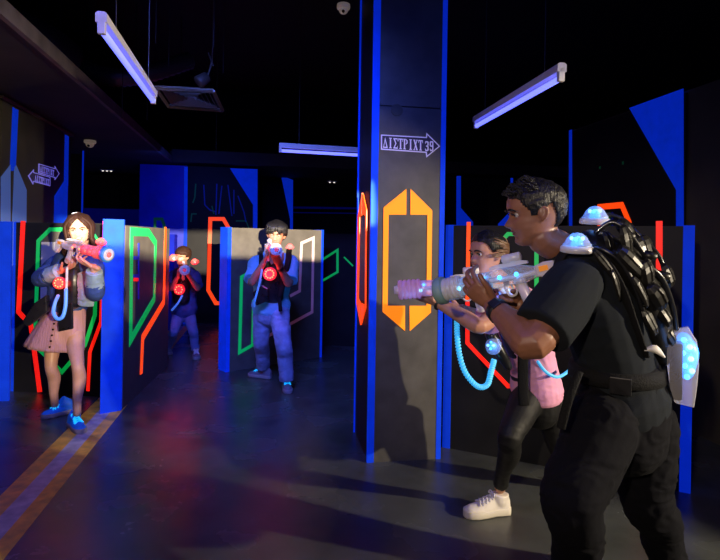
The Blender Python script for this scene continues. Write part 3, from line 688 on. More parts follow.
def head_bm(bm, mtx, sc, nose=1.0, off=0.0, nz=64, nt=72):
    rings = []
    for i in range(nz + 1):
        t = i / nz; z = .232 * (t if t < .8 else 1 - (1 - t) ** 1.6 * .2 / .2 ** 1.6)
        rings.append([mtx @ (head_pt(2 * PI * j / nt, z, True, off, nose) * sc) for j in range(nt)])
    rings_loft(bm, rings)
    for sd in (-1, 1):   # ears
        pts = [V((sd * (.071 + .010 * math.sin(PI * k / 8)), -.008 - .012 * math.sin(k / 8 * PI) , .085 + .058 * k / 8)) for k in range(9)]
        rim = [mtx @ (V((sd * (.076 + .014 * math.sin(PI * min(1, k / 7))), .006 - .030 * math.sin(PI * (.12 + .8 * k / 9)), .082 + .060 * k / 9)) * sc) for k in range(10)]
        tube(bm, rim, [.005 * sc, .006 * sc, .005 * sc, .0045 * sc, .0045 * sc, .0048 * sc, .005 * sc, .005 * sc, .005 * sc, .0045 * sc], 8, 2)
        ball(bm, mtx @ (V((sd * .075, -.010, .112)) * sc), 1, sc=(.009 * sc, .017 * sc, .026 * sc), basis=mtx.to_3x3())
def frame(origin, F, U):
    """matrix: local +y -> F, local +z -> U, origin at chin level under the skull"""
    F = V(F).normalized(); U = V(U).normalized(); X = F.cross(U).normalized(); U = X.cross(F).normalized()
    m = Matrix(((X.x, F.x, U.x, origin.x), (X.y, F.y, U.y, origin.y), (X.z, F.z, U.z, origin.z), (0, 0, 0, 1))); return m

def hand_bm(bm, wrist, d, n, thumb, curl=(.5, .5, .5, .5), L=.18, base_curl=.25, thumb_dir=None, spread=.05):
    """wrist point, d = direction wrist->knuckles, n = palm normal (fingers curl toward n), thumb = +1/-1 side"""
    d = V(d).normalized(); n = V(n); n = (n - d * n.dot(d)).normalized(); s = d.cross(n) * thumb; k = L / .18
    pl = .088 * k
    tube(bm, [wrist - d * .03 * k, wrist + d * .01 * k, wrist + d * .05 * k, wrist + d * pl], [(.027 * k, .020 * k), (.027 * k, .019 * k), (.037 * k, .016 * k), (.039 * k, .013 * k)], 14, 4, side=s)
    lens = [(.045, .026, .022), (.050, .030, .024), (.046, .028, .023), (.036, .021, .020)]
    for i in range(4):
        off = s * ((.029 - i * .0195) * k); p = wrist + d * (pl - (.004 if i in (0, 2) else .012 if i == 3 else 0) * k) + off; a = base_curl
        dd = d; pts = [p - d * .02 * k, p]
        spr = s * ((1.5 - i) * spread)
        for j, ln in enumerate(lens[i]):
            dd = (d * math.cos(a) + n * math.sin(a) + spr).normalized(); p = p + dd * ln * k; pts.append(p); a += curl[i] * (1.25 if j == 0 else .8)
        r = .0088 * k if i < 3 else .0075 * k
        tube(bm, pts, [r * 1.05, r * 1.05, r, r * .9, r * .78], 10, 3)
    td = thumb_dir if thumb_dir is not None else (d * .7 + s * .6 + n * .45)
    td = V(td).normalized(); b0 = wrist + d * .018 * k + s * .024 * k; b1 = b0 + td * .040 * k; t2 = (td * .8 + d * .5 + n * .25 * 0).normalized()
    b2 = b1 + t2 * .032 * k; b3 = b2 + (t2 * .8 + n * .3 - s * .1).normalized() * .024 * k
    tube(bm, [b0, b1, b2, b3], [.0135 * k, .0115 * k, .0100 * k, .0082 * k], 10, 4)

def join_meshes(name, parts, material, parent):
    bm = bmk()
    for me in parts: bm.from_mesh(me)
    me = bpy.data.meshes.new(name); bm.to_mesh(me); bm.free()
    return link(name, me, material, parent, True)

def shoe(name, ankle, toe, parent, upper, sole, lace, L=.27, wd=1.0, sole_h=.03, up_h=None):
    """ankle: joint point; toe: ground point under the toe tip; built along heel->toe"""
    ankle, toe = V(ankle), V(toe); d = toe - V((ankle.x, ankle.y, toe.z)); d.normalize()
    tp = toe; heel = tp - d * L; lift = V((0, 0, 0)); U = V((0, 0, 1)); s = d.cross(U).normalized()
    prof = [(0, .020), (.04, .034), (.12, .036), (.35, .033), (.55, .041), (.72, .045), (.88, .040), (.96, .028), (1, .012)]
    top = [(0, .065), (.08, .085), (.22, .088), (.36, .085), (.5, .070), (.68, .052), (.85, .042), (.96, .032), (1, .016)]
    def outline(scl, z): 
        a = [heel + d * L * t + s * (w_ * wd * scl) + U * z for t, w_ in prof]; b = [heel + d * L * t - s * (w_ * wd * scl) + U * z for t, w_ in reversed(prof)]; return a + b
    root = parent
    bm = bmk(); rings_loft(bm, [outline(.98, .001), outline(1.06, .006), outline(1.06, sole_h), outline(.99, sole_h + .004)])
    up = bmk(); rings = []
    N = 16
    for i in range(N + 1):
        t = i / N; w_ = lerpt(prof, t) * wd * .98 + .002; h = lerpt(top, t) * (L / .27); c = heel + d * (L * (.01 + .98 * t)) + U * (sole_h * .6)
        rings.append([c + s * (math.cos(a) * w_ * (1 if math.sin(a) < .3 else .94)) + U * (max(0, math.sin(a)) ** .8 * h if math.sin(a) > 0 else math.sin(a) * .005) for a in [2 * PI * q / 18 for q in range(18)]])
    rings_loft(up, rings)
    tube(up, [heel + d * L * .22 + U * .07, heel.lerp(V((ankle.x, ankle.y, 0)), .6) + d * L * .08 + U * .105], [(.040 * wd, .045), (.038 * wd, .048)], 14, 3, side=s, round1=False)
    o = robj(name, up, upper, root, .005, 2)
    so = obj('sole', bm, sole, o, True)
    lb = bmk()
    for k in range(5):
        t = .36 + k * .075; h = lerpt(top, t) * (L / .27) + sole_h * .6 + .003; c = heel + d * L * t + U * h
        w_ = .017 + .003 * k
        tube(lb, [c - s * w_ - d * .008 - U * .009, c + U * .002, c + s * w_ + d * .010 - U * .009], .0042, 6, 3)
        tube(lb, [c + s * w_ - d * .008 - U * .009, c + U * .003, c - s * w_ + d * .010 - U * .009], .0042, 6, 3)
    c = heel + d * L * .36 + U * (lerpt(top, .36) * (L / .27) + sole_h * .6 + .006)
    for sd in (-1, 1): tube(lb, [c, c + s * sd * .022 + U * .008 + d * .006, c + s * sd * .030 - U * .006 + d * .012, c + s * sd * .008 + d * .002], .004, 6, 4)
    obj('laces', lb, lace, o, True)
    return o

def build_person(P):
    J = P['J']; s = P.get('s', 1.0); vx = P.get('vox', .006)
    root = thing('person', P['label'], 'person', P['loc'])
    S = V(P['side']).normalized()           # towards the person's own right
    Fd = V(P['fwd']).normalized()
    hm = frame(J['chin'], P['hF'], P['hU'])
    # ---- skin
    bm = bmk(); head_bm(bm, hm, s, P.get('nose', 1))
    nk0 = J['neck']; hb = hm @ (V((0, -.022, .05)) * s)
    tube(bm, [nk0 - V((0, 0, .06)), nk0, hm @ (V((0, -.018, .02)) * s), hb], [.066 * s, .060 * s, .056 * s, .05 * s], 16, 4)
    tw = P.get('torso', [(1, 1), (1, 1), (1, 1), (1, 1)])
    tor = [(J['neck'] - V((0, 0, .0)), .065, .055), (J['chest_t'], .150, .085), (J['chest'], .165, .105), (J['waist'], .135, .095), (J['pelvis'], .155, .11)]
    def torso(bm, e=0.0, i0=0, i1=5, low=None, fat=(1, 1)):
        pp = [t[0] for t in tor[i0:i1]]; rr = [((t[1] * s) * fat[0] + e, (t[2] * s) * fat[1] + e) for t in tor[i0:i1]]
        if low is not None: pp.append(low); rr.append(rr[-1])
        tube(bm, pp, rr, 24, 5, side=S)
    torso(bm)
    ar = P.get('arm', 1.0)
    for q in 'lr':
        sh, el, wr = J['sh_' + q], J['el_' + q], J['wr_' + q]
        tube(bm, [J['chest_t'].lerp(sh, .5), sh], [.055 * s, .055 * s], 12, 2)
        m1 = el.lerp(wr, .3)
        tube(bm, [sh, sh.lerp(el, .5), el, m1, el.lerp(wr, .7), wr], [.052 * s * ar, .046 * s * ar, .039 * s * ar, .041 * s * ar, .032 * s * ar, .0255 * s * ar], 14, 4)
    for q in 'lr':
        hp, kn, an = J['hip_' + q], J['kn_' + q], J['an_' + q]; bk_ = -(J['fw_' + q] if 'fw_' + q in J else Fd)
        lg = P.get('leg', 1.0)
        tube(bm, [hp, hp.lerp(kn, .45), kn, kn.lerp(an, .3) + bk_ * .018 * s, kn.lerp(an, .7), an], [.083 * s * lg, .070 * s * lg, .052 * s * lg, .055 * s * lg, .038 * s * lg, .033 * s * lg], 16, 5)
    body = remeshed(bm, vx, P.get('sm', 1))
    parts = [body]
    for q in 'lr':
        h = P['hand_' + q]; bm = bmk()
        hand_bm(bm, J['wr_' + q], h['d'], h['n'], h['t'], h.get('curl', (.7, .7, .7, .7)), .18 * s * P.get('hs', 1.0), h.get('base', .3), h.get('td'), h.get('spread', .06))
        parts.append(remeshed(bm, .0032 * P.get('hv', 1), 1))
    bo = join_meshes('body', parts, P['skin'], root)
    # ---- face
    for sd in (-1, 1):
        if P.get('eyes', 1):
            c = V((sd * .031, P.get('eyey', .0690), .113)) * s
            eb = bmk(); ball(eb, hm @ c, .0118 * s, seg=14); eo = obj('eye', eb, M['eye'], bo, True)
            ib = bmk(); ball(ib, hm @ (c + V((P.get('gaze', 0) * .004, .0075, -.001)) * s), .0058 * s, seg=10); obj('iris', ib, M['iris'], eo, True)
            if P.get('lids'):
                lbm = bmk(); tube(lbm, [hm @ (V((sd * x, y, z)) * s) for x, y, z in ((.018, .080, .114), (.026, .0855, .1175), (.035, .0845, .1175), (.044, .077, .113))], [.0015 * s, .0026 * s, .0026 * s, .0015 * s], 6, 3); obj('eyelid', lbm, P['hairmat'], bo, True)
        bb = bmk(); tube(bb, [hm @ (V((sd * x, y, z)) * s) for x, y, z in ((.013, .0945, .1275), (.028, .0950, .1335), (.042, .0855, .132), (.052, .074, .126))], [(.0035 * s, .002 * s), (.0042 * s, .0025 * s), (.0035 * s, .002 * s), (.0015 * s, .001 * s)], 8, 4, side=hm.to_3x3() @ V((0, 0, 1))); obj('eyebrow', bb, P['hairmat'], bo, True)
    lp = bmk(); sm = P.get('smile', 0)
    for z, r in ((.0575 , .0030), (.0455, .0036)):
        z2 = z + (.001 if z > .05 else -.003) * sm
        tube(lp, [hm @ (V((x * (1 + .25 * sm), lerpt(T_FRONT, z) + .0015 - abs(x) ** 2 * 14, z2 + (.0515 - z2) * (abs(x) / .024) ** 2 + sm * .006 * (abs(x) / .024) ** 2)) * s) for x in (-.024, -.012, 0, .012, .024)], [r * .4 * s, r * s, r * 1.1 * s, r * s, r * .4 * s], 8, 4)
    obj('lips', lp, P['lip'], bo, True)
    if sm:
        tb = bmk(); tube(tb, [hm @ (V((x, .0845 - abs(x) ** 2 * 14, .0525 + sm * .004 * (abs(x) / .02) ** 2)) * s) for x in (-.021, -.01, 0, .01, .021)], [(.0032 * s, .002 * s)] * 5, 8, 3, side=hm.to_3x3() @ V((0, 0, 1))); obj('teeth', tb, M['tooth'], bo, True)
    return root, bo, hm, S, Fd, torso, s

def hair_shell(hm, s, off, line, parent, material, nz=60, nt=96, rough_=.003, fr=90):
    """scalp shell where z > line(theta); theta 0 = front"""
    bm = bmk(); vs = {}
    def zz(i): t = i / nz; return .03 + .202 * (t if t < .8 else 1 - (1 - t) ** 1.6 * .2 / .2 ** 1.6)
    for i in range(nz + 1):
        for j in range(nt):
            th = 2 * PI * j / nt; z = zz(i); t2 = th if th <= PI else th - 2 * PI
            l = line(t2); edge = max(0, min(1, (z - l) / .03))
            p0 = head_pt(th, z, False, off * (.25 + .75 * edge)); p0 += (p0 - V((0, 0, .12))).normalized() * (noise.noise(p0 * fr) * rough_ + noise.noise(p0 * fr * 3) * rough_ * .5) * edge
            vs[i, j] = (p0, z > l)
    used = {}
    def gv(k):
        if k not in used: used[k] = bm.verts.new(hm @ (vs[k][0] * s))
        return used[k]
    for i in range(nz):
        for j in range(nt):
            ks = ((i, j), (i, (j + 1) % nt), (i + 1, (j + 1) % nt), (i + 1, j))
            if sum(vs[k][1] for k in ks) >= 3: bm.faces.new([gv(k) for k in ks])
    top = [gv((nz, j)) for j in range(nt)]
    try: bm.faces.new(top)
    except Exception: pass
    o = obj('hair', bm, material, parent, True)
    m = o.modifiers.new('s', 'SOLIDIFY'); m.thickness = .006 * s; m.offset = -1
    return o
def limb_cloth(bm, pts, rad, **k): return tube(bm, pts, rad, 20, 5, **k)

# ------------------------------------------------------------------ laser blaster
def blaster(label, muz, stock, up, team, scale=1.0, ring='w', parts_extra=True, scope=True):
    """clear toy rifle from muzzle point to stock point"""
    muz, stock = V(muz), V(stock); ax = (muz - stock); L = ax.length; ax.normalize()
    up = V(up); up = (up - ax * up.dot(ax)).normalized(); sd = ax.cross(up)
    t = thing('laser_blaster', label, 'toy blaster', stock, 'clear plastic laser blasters')
    q = scale
    P = lambda a, u=0.0, r=0.0: stock + ax * (a * L) + up * (u * q) + sd * (r * q)
    led = M['led_b'] if team == 'b' else M['led_r']; led2 = M['led_bc'] if team == 'b' else M['led_o']
    cl = M['clear_pk'] if team == 'b' else M['clear_rd']
    # muzzle
    r0 = .047 * q; pr = [(0, .030 * q), (.003, r0)]; n = 5; step = .20 * L / n
    for k in range(n):
        a0 = .004 + k * step; pr += [(a0, r0 * .88), (a0 + step * .25, r0), (a0 + step * .7, r0), (a0 + step * .9, r0 * .88)]
    bm = bmk(); lathe(bm, pr, P(1), -ax, 28); o = obj('muzzle', bm, M['frost'] if ring == 'g' else cl, t, True)
    if ring != 'n':
        rm = {'w': M['whitepl'], 'b': M['ring_b'], 'g': M['ring_g']}[ring]
        bm = bmk(); pr = [(-.012 * q, .040 * q), (-.012 * q, .052 * q), (-.004 * q, .057 * q), (.020 * q, .057 * q), (.028 * q, .050 * q), (.028 * q, .040 * q)]; lathe(bm, pr, P(1), -ax, 28); obj('muzzle_ring', bm, rm, t, True)
        bm = bmk(); lathe(bm, [(-.014 * q, .024 * q), (-.016 * q, .026 * q), (-.016 * q, .042 * q), (-.010 * q, .043 * q)], P(1), -ax, 28); obj('muzzle_face', bm, M['whitepl'], t, True)
    bm = bmk(); lathe(bm, [(-.018 * q, .004 * q), (-.018 * q, .018 * q), (.01, .024 * q), (.012, .004)], P(1), -ax, 18); obj('lens', bm, (M['dome_r'] if team == 'r' else M['frost']), t, True)
    # led barrel
    bm = bmk(); lathe(bm, [(.19 * L, .034 * q), (.20 * L, .038 * q), (.30 * L, .038 * q), (.31 * L, .034 * q), (.33 * L, .038 * q), (.44 * L, .038 * q), (.46 * L, .030 * q)], P(1), -ax, 28); o = obj('led_barrel', bm, cl if ring != 'g' else M['clear'], t, True)
    for k in range(6):
        bm = bmk(); a = .80 - .042 * k; ball(bm, P(a, .014 if k % 2 else -.006, .026 if k % 3 else -.026), .0085 * q, seg=8); obj('led', bm, led if k % 2 else led2, o, True)
    bm = bmk(); lathe(bm, [(.2 * L, .004), (.2 * L, .010 * q), (.45 * L, .010 * q), (.45 * L, .004)], P(1), -ax, 10); obj('barrel_core', bm, M['whitepl'], o, True)
    # body
    bm = bmk(); pr2 = [(.14, .020), (.14, -.018), (.24, -.030), (.50, -.034), (.56, -.030), (.56, .034), (.44, .040), (.26, .038)]
    prism([P(a, u, -.022) for a, u in pr2], sd * .044 * q, bm); ob = obj('body_shell', bm, M['clear'], t, bevel=.006 * q)
    for k in range(4):
        bm = bmk(); ball(bm, P(.30 + .07 * k, .006 - .008 * (k % 2), .020 * (1 if k % 2 else -1)), .0085 * q, seg=8); obj('led', bm, led2 if k % 2 else led, ob, True)
    bm = bmk(); tube(bm, [P(.16, .0), P(.30, -.004), P(.58, .002)], .011 * q, 8, 4); obj('circuit_core', bm, M['whitepl'], ob, True)
    bm = bmk(); prism([P(.20, .038, -.008), P(.52, .040, -.008), P(.52, .050, -.008), (P(.47, .056, -.008)), P(.26, .056, -.008), P(.20, .048, -.008)], sd * .016 * q, bm); obj('top_rail', bm, M['frost'], t, bevel=.002)
    if scope: bm = bmk(); lathe(bm, [(0, .014 * q), (.004, .018 * q), (.07 * q, .018 * q), (.074 * q, .012 * q)], P(.40, .070), -ax, 16); obj('scope', bm, M['frost'], t, True)
    # stock
    bm = bmk(); prism([P(a, u, -.016) for a, u in ((0, .030), (0, -.065), (.035, -.070), (.10, -.022), (.16, -.018), (.16, .022), (.08, .032))], sd * .032 * q, bm); obj('stock', bm, M['frost'], t, bevel=.005 * q)
    bm = bmk(); prism([P(a, u, -.018) for a, u in ((.05, .018), (.05, .000), (.12, -.002), (.12, .018))], sd * .036 * q, bm); obj('orange_inset', bm, M['tag'], t)
    # grip, guard, trigger
    bm = bmk(); tube(bm, [P(.30, -.02), P(.28, -.06), P(.25, -.115)], [(.017 * q, .026 * q), (.014 * q, .021 * q), (.017 * q, .026 * q)], 14, 4, side=sd); obj('pistol_grip', bm, M['frost'], t, True)
    bm = bmk(); tube(bm, [P(.33, -.03), P(.345, -.066), P(.40, -.070), P(.43, -.036)], .0045 * q, 8, 4); obj('trigger_guard', bm, M['frost'], t, True)
    bm = bmk(); tube(bm, [P(.37, -.03), P(.362, -.052)], .0045 * q, 8, 2); obj('trigger', bm, M['whitepl'], t, True)
    if parts_extra:
        bm = bmk(); prism([P(.40, .000, .0225), P(.40, -.030, .0225), P(.45, -.030, .0225), P(.45, .000, .0225)], sd * .002, bm) ; so = obj('sticker', bm, M['sticker'], t)
    return t, P
def led_dome(c, ax, r, team, parent, base=M['clear'], n=4):
    ax = V(ax).normalized(); x = ax.cross(V((.3, .4, .9))).normalized(); y = ax.cross(x)
    bm = bmk(); lathe(bm, [(0, r * 1.15), (.01, r * 1.18), (r * .3, r * 1.08), (r * .8, r * .82), (r * 1.15, r * .45), (r * 1.25, .001)], c, ax, 20)
    o = obj('sensor_dome', bm, M['dome_b'] if team == 'b' else M['dome_r'], parent, True)
    for k in range(n):
        a = 2 * PI * k / n; bm = bmk(); ball(bm, V(c) + ax * (r * .75) + (x * math.cos(a) + y * math.sin(a)) * r * .45, r * .17, seg=8)
        obj('led', bm, (M['led_b'] if k % 2 else M['led_bc']) if team == 'b' else (M['led_r'] if k % 2 else M['led_o']), o, True)
    bm = bmk(); lathe(bm, [(.004, r * .55), (r * .4, r * .5), (r * .75, r * .3), (r * .8, .001)], c, ax, 14); obj('light_core', bm, M['core_b'] if team == 'b' else M['core_r'], o, True)
    return o
def glow(c, team, e, parent=None, r=.04):
    lamp('POINT', 'led_glow', c, e, (.12, .35, 1) if team == 'b' else (1, .03, .02), shadow_soft_size=r)
def chest_disc(c, ax, r, parent, n=9, team='r'):
    ax = V(ax).normalized(); x = ax.cross(V((0, 0, 1))).normalized(); y = ax.cross(x)
    bm = bmk(); lathe(bm, [(-.01, r), (.012, r * 1.02), (.02, r * .95), (.022, r * .3)], c, ax, 24); o = obj('sensor_disc', bm, M['dome_r'] if team == 'r' else M['dome_b'], parent, True)
    for k in range(n):
        a = 2 * PI * k / n; bm = bmk(); ball(bm, V(c) + ax * .024 + (x * math.cos(a) + y * math.sin(a)) * r * .62, r * .13, seg=8); obj('led', bm, M['led_o'] if team == 'r' else M['led_bc'], o, True)
    return o

def trousers(P, parent, material, J, S, s, hem=.92, r=(.098, .082, .064, .066, .050, .048), vox=.007, amp=.004, name='trousers', hipw=(.165, .125), top=None, fd=None):
    bm = bmk()
    top = top or J['pelvis'].lerp(J['waist'], .45)
    tube(bm, [top, J['pelvis'], (J['hip_l'] + J['hip_r']) / 2 - V((0, 0, .03))], [(hipw[0] * s * .94, hipw[1] * s * .94), (hipw[0] * s, hipw[1] * s), (hipw[0] * s * .92, hipw[1] * s * .95)], 24, 4, side=S, round0=False)
    for q in 'lr':
        hp, kn, an = J['hip_' + q], J['kn_' + q], J['an_' + q]; fd = V(P['fwd']).normalized()
        end = kn.lerp(an, hem)
        tube(bm, [hp, hp.lerp(kn, .45), kn, kn.lerp(an, .3) - fd * .015 * s, kn.lerp(an, .65), end], [x * s for x in r], 20, 5, round1=False)
    return robj(name, bm, material, parent, vox, 2, folds(amp, 13, V((0, 0, 1)), 2.0))

# ------------------------------------------------------------------ MAN (right, seen from his left)
J = dict(chin=at(538.5, 244.5, 1.95), neck=at(566, 252, 1.98), chest_t=at(585, 270, 1.99), chest=at(600, 305, 2.0), waist=at(616, 362, 2.02), pelvis=at(624, 398, 2.02),
         sh_l=at(575, 284, 1.83), el_l=at(533, 344, 1.70), wr_l=at(493, 306, 1.90), sh_r=at(604, 262, 2.17), el_r=at(560, 322, 2.24), wr_r=at(520, 305, 2.06),
         hip_l=at(602, 425, 1.90), kn_l=at(572, 500, 1.78), an_l=at(574, 612, 1.90), hip_r=at(644, 425, 2.12), kn_r=at(647, 500, 2.14), an_r=at(672, 570, 2.22))
P = dict(eyey=.0650, lids=1, gaze=0, label='man in black T-shirt and cargo trousers aiming a clear blaster with harness on back', loc=gnd(600, 610), J=J, side=(.5, .86, .06), fwd=(-.86, .5, 0), hF=(-.965, .10, -.13), hU=(-.12, 0, 1),
         skin=M['skin_m'], hairmat=M['hair'], lip=M['lip_d'], s=1.02, arm=1.34, leg=1.1, vox=.0042, sm=1, nose=1.05,
         hand_l=dict(d=(-.72, .22, .62), n=(.3, .85, .5), t=-1, td=(-.45, -.35, .8), curl=(.6, .65, .7, .75), base=.45, spread=.10),
         hand_r=dict(d=(-.8, -.35, .1), n=(.2, -.75, -.25), t=1, curl=(.9, 1.1, 1.1, 1.1), base=.6))
root, body, hm, S, Fd, torso, s = build_person(P); MAN = root
def line_m(t):
    t = abs(t)
    if t < .85: return .176 - .012 * (t / .85)
    if t < 1.15: return .164 - (t - .85) / .3 * .045
    if t < 1.45: return .119 - .015
    if t < 1.9: return .104 + (t - 1.45) / .45 * .034
    return .138 - min(1, (t - 1.9) / .5) * .082
hair_shell(hm, s, .0105, line_m, body, M['hair'], rough_=.0035)
q = bmk()
for k in range(170):
    th = random.uniform(-1.5, 1.5); z = random.uniform(.178, .228); p0 = head_pt(th, z, False, .011); 
    d = V((random.uniform(-.3, .3), random.uniform(.2, .9), random.uniform(.1, .8))).normalized()
    tube(q, [hm @ (p0 * s), hm @ ((p0 + d * .010) * s), hm @ ((p0 + d * .016 + V((0, .004, -.001))) * s)], [.0035, .0028, .0008], 5, 2)
o = obj('hair_tufts', q, M['hair'], body, True)
# T-shirt
bm = bmk(); torso(bm, .020, 1, 5, None, (1.16, 1.22))
tube(bm, [J['neck'] - V((0, 0, .02)) , J['chest_t'].lerp(J['neck'], .3)], [(.082, .078), (.12, .09)], 20, 3, side=S)
for sh, c2 in ((J['sh_l'], 0), (J['sh_r'], 0)): tube(bm, [J['chest_t'].lerp(J['neck'], .25), J['chest_t'].lerp(sh, .75), sh], [(.075), (.086), (.082)], 18, 3)
u = (J['el_l'] - J['sh_l']); tube(bm, [J['sh_l'], J['sh_l'] + u * .35, J['sh_l'] + u * .80], [.088, .096, (.095, .088)], 22, 4, round1=False)
u = (J['el_r'] - J['sh_r']); tube(bm, [J['sh_r'], J['sh_r'] + u * .35, J['sh_r'] + u * .72], [.086, .09, .09], 22, 4, round1=False)
robj('shirt', bm, M['tee_black'], root, .0065, 2, folds(.0055, 11, V((.75, .1, .65)), .35))
P['fwd'] = (-.86, .5, 0)
tr = trousers(P, root, M['cargo'], J, S, s, 1.0, (.118, .108, .095, .080, .070, .072), .007, .007, hipw=(.178, .150), top=J['waist'] - V((0, 0, .02)))
bm = bmk(); c = J['waist'] - V((0, 0, .03)); tube(bm, [c - V((0, 0, .026)), c + V((0, 0, .026))], [(.196, .168), (.194, .164)], 28, 2, side=S, round0=False, round1=False); belt = obj('belt', bm, M['strap'], tr, True)
bc = c - S * .175 - Fd * .03; obj('buckle', box(bc - S * .02, Fd * .035, S * .006, (0, 0, .03)), M['vest'], belt, bevel=.004)
bm = bmk(); tube(bm, [at(579, 372, 1.76), at(571, 392, 1.72), at(566, 408, 1.72), at(561, 428, 1.73)], [(.014, .004)] * 4, 8, 3, side=(.6, -.3, 0)); obj('hanging_strap', bm, M['strap'], belt, True)
for q_, tp in (('l', V((-.75, .45, 0))), ('r', V((-.55, -.2, 0)))):
    an = J['an_' + q_]; toe = V((an.x, an.y, 0)) + tp.normalized() * .20; shoe('shoe', an, toe, root, M['boot'], M['boot'], M['strap'], .29, 1.1)
# watch
wd_ = (J['el_l'] - J['wr_l']).normalized(); wc = J['wr_l'] + wd_ * .035
bm = bmk(); tube(bm, [wc - wd_ * .014, wc + wd_ * .014], [.042, .044], 22, 2, round0=False, round1=False); wt = obj('wristwatch', bm, M['watch'], root, True)
nv = V((-.3, -.8, .45)); nv = (nv - wd_ * nv.dot(wd_)).normalized(); obj('watch_face', box(wc + nv * .040, wd_ * .019, wd_.cross(nv) * .017, nv * .006), M['watch'], wt, bevel=.003)
# harness: curved armour over the back
hr = bpy.data.objects.new('harness', None); COL.objects.link(hr); hr.parent = root; hr.matrix_parent_inverse = root.matrix_world.inverted(); hr.location = J['chest']
def hpart(name, bm, m, sm=True, bevel=0, par=None):
    o = obj(name, bm, m, root if par is None else par, sm, bevel); return o
bpy.data.objects.remove(hr)
Bk = -Fd
bm = bmk()
spine = [at(592, 243, 1.93), at(617, 256, 1.93), at(642, 285, 1.94), at(656, 322, 1.97), at(662, 352, 1.99)]
tube(bm, spine, [(.09, .045), (.130, .058), (.135, .062), (.115, .055), (.08, .04)], 28, 6, side=S)
pack = robj('back_armour', bm, M['armour'], root, .006, 2)
def plate(c, up, nrm, wd, ht, th, name='armour_plate', m='armour'):
    up = V(up).normalized(); nrm = V(nrm); nrm = (nrm - up * nrm.dot(up)).normalized(); sd = up.cross(nrm); c = V(c); bm = bmk(); rings = []
    prof = [(-1, .45, .1), (-.92, .62, .5), (-.5, .85, .9), (.2, 1, 1), (.6, .95, .9), (.92, .7, .55), (1, .5, .1)]
    for t, wf, tf in prof:
        cs = [(-1, 0), (-.85, .55), (-.35, .8), (-.25, 1), (.25, 1), (.35, .8), (.85, .55), (1, 0)]
        rings.append([c + up * ht * t + sd * (wd * wf * x) + nrm * (th * tf * y) for x, y in cs])
    rings_loft(bm, rings); return obj(name, bm, M[m], pack, False, bevel=.004)
for (x, y, Y, w_, h_, t_, tw_) in ((604, 240, 1.84, .032, .050, .030, .5), (622, 244, 1.84, .040, .060, .034, .2), (630, 262, 1.80, .034, .065, .030, -.2), (648, 272, 1.82, .042, .062, .036, .3), (655, 297, 1.82, .040, .062, .034, -.1), (640, 292, 1.80, .028, .060, .024, .2), (664, 318, 1.86, .036, .058, .030, .1), (624, 232, 2.0, .045, .045, .025, 0), (646, 248, 1.98, .045, .05, .028, .2), (664, 275, 1.96, .042, .05, .026, 0), (602, 262, 1.79, .022, .060, .016, 0), (618, 286, 1.79, .022, .060, .016, .1), (650, 322, 1.83, .026, .055, .020, .2), (668, 338, 1.90, .030, .045, .022, 0)):
    c = at(x, y, Y); up = (spine[0] - spine[3]).normalized(); nr = V((.62, -.70, .30)); plate(c + V((random.uniform(-.008, .008), 0, random.uniform(-.01, .01))), up + V((tw_ * .9 + random.uniform(-.3, .3), random.uniform(-.2, .2), .2)), nr + V((random.uniform(-.3, .3), random.uniform(-.2, .2), random.uniform(-.3, .3))), w_ * random.uniform(.7, 1.15), h_ * random.uniform(.75, 1.1), t_ * random.uniform(.7, 1.1))
for (pts, r) in (([(596, 232, 1.9), (612, 222, 1.88), (628, 232, 1.86), (642, 252, 1.86), (655, 275, 1.88)], .0085), ([(588, 246, 1.86), (604, 250, 1.82), (622, 264, 1.80), (636, 290, 1.80), (646, 322, 1.84)], .009), ([(607, 214, 2.06), (624, 220, 2.04), (640, 236, 2.0), (660, 258, 1.98), (668, 290, 1.98)], .008), ([(640, 262, 1.85), (660, 276, 1.86), (672, 305, 1.9), (676, 330, 1.93)], .010)):
    bm = bmk(); tube(bm, [at(*p_) for p_ in pts], r, 10, 6); obj('hose', bm, M['vest'], pack, True)
for x, y, Y in ((628, 236, 1.86), (650, 256, 1.86), (663, 276, 1.88), (640, 244, 2.0)):
    bm = bmk(); lathe(bm, [(-.02, .012), (-.018, .017), (.018, .017), (.02, .012)], at(x, y, Y), (.8, -.2, -.2), 14); obj('connector', bm, M['armour'], pack, True)
# strap over the near shoulder
for off, Y in ((0, 1.80),):
    bm = bmk(); tube(bm, [at(556, 276, 1.86), at(560, 258, 1.86), at(572, 248, 1.85), at(590, 250, 1.83), at(606, 262, 1.81), at(622, 290, 1.80), at(634, 325, 1.82), at(644, 355, 1.86)], [(.022, .008)] * 8, 12, 4, side=(.3, -.9, 0)); obj('shoulder_strap', bm, M['strap'], root, True)
d1 = led_dome(at(577, 247, 1.85), (-.05, -.12, 1), .040, 'b', root); d2 = led_dome(at(595, 219, 2.05), (-.05, -.05, 1), .040, 'b', root)
for d_, c in ((d1, at(577, 248, 1.85)), (d2, at(595, 220, 2.05))):
    bm = bmk(); lathe(bm, [(-.016, .050), (-.012, .056), (.004, .054), (.008, .046)], c, (0, -.1, 1), 20); obj('dome_base', bm, M['frost'], d_, True)
glow(at(575, 232, 1.80), 'b', .16); glow(at(595, 205, 2.0), 'b', .12)
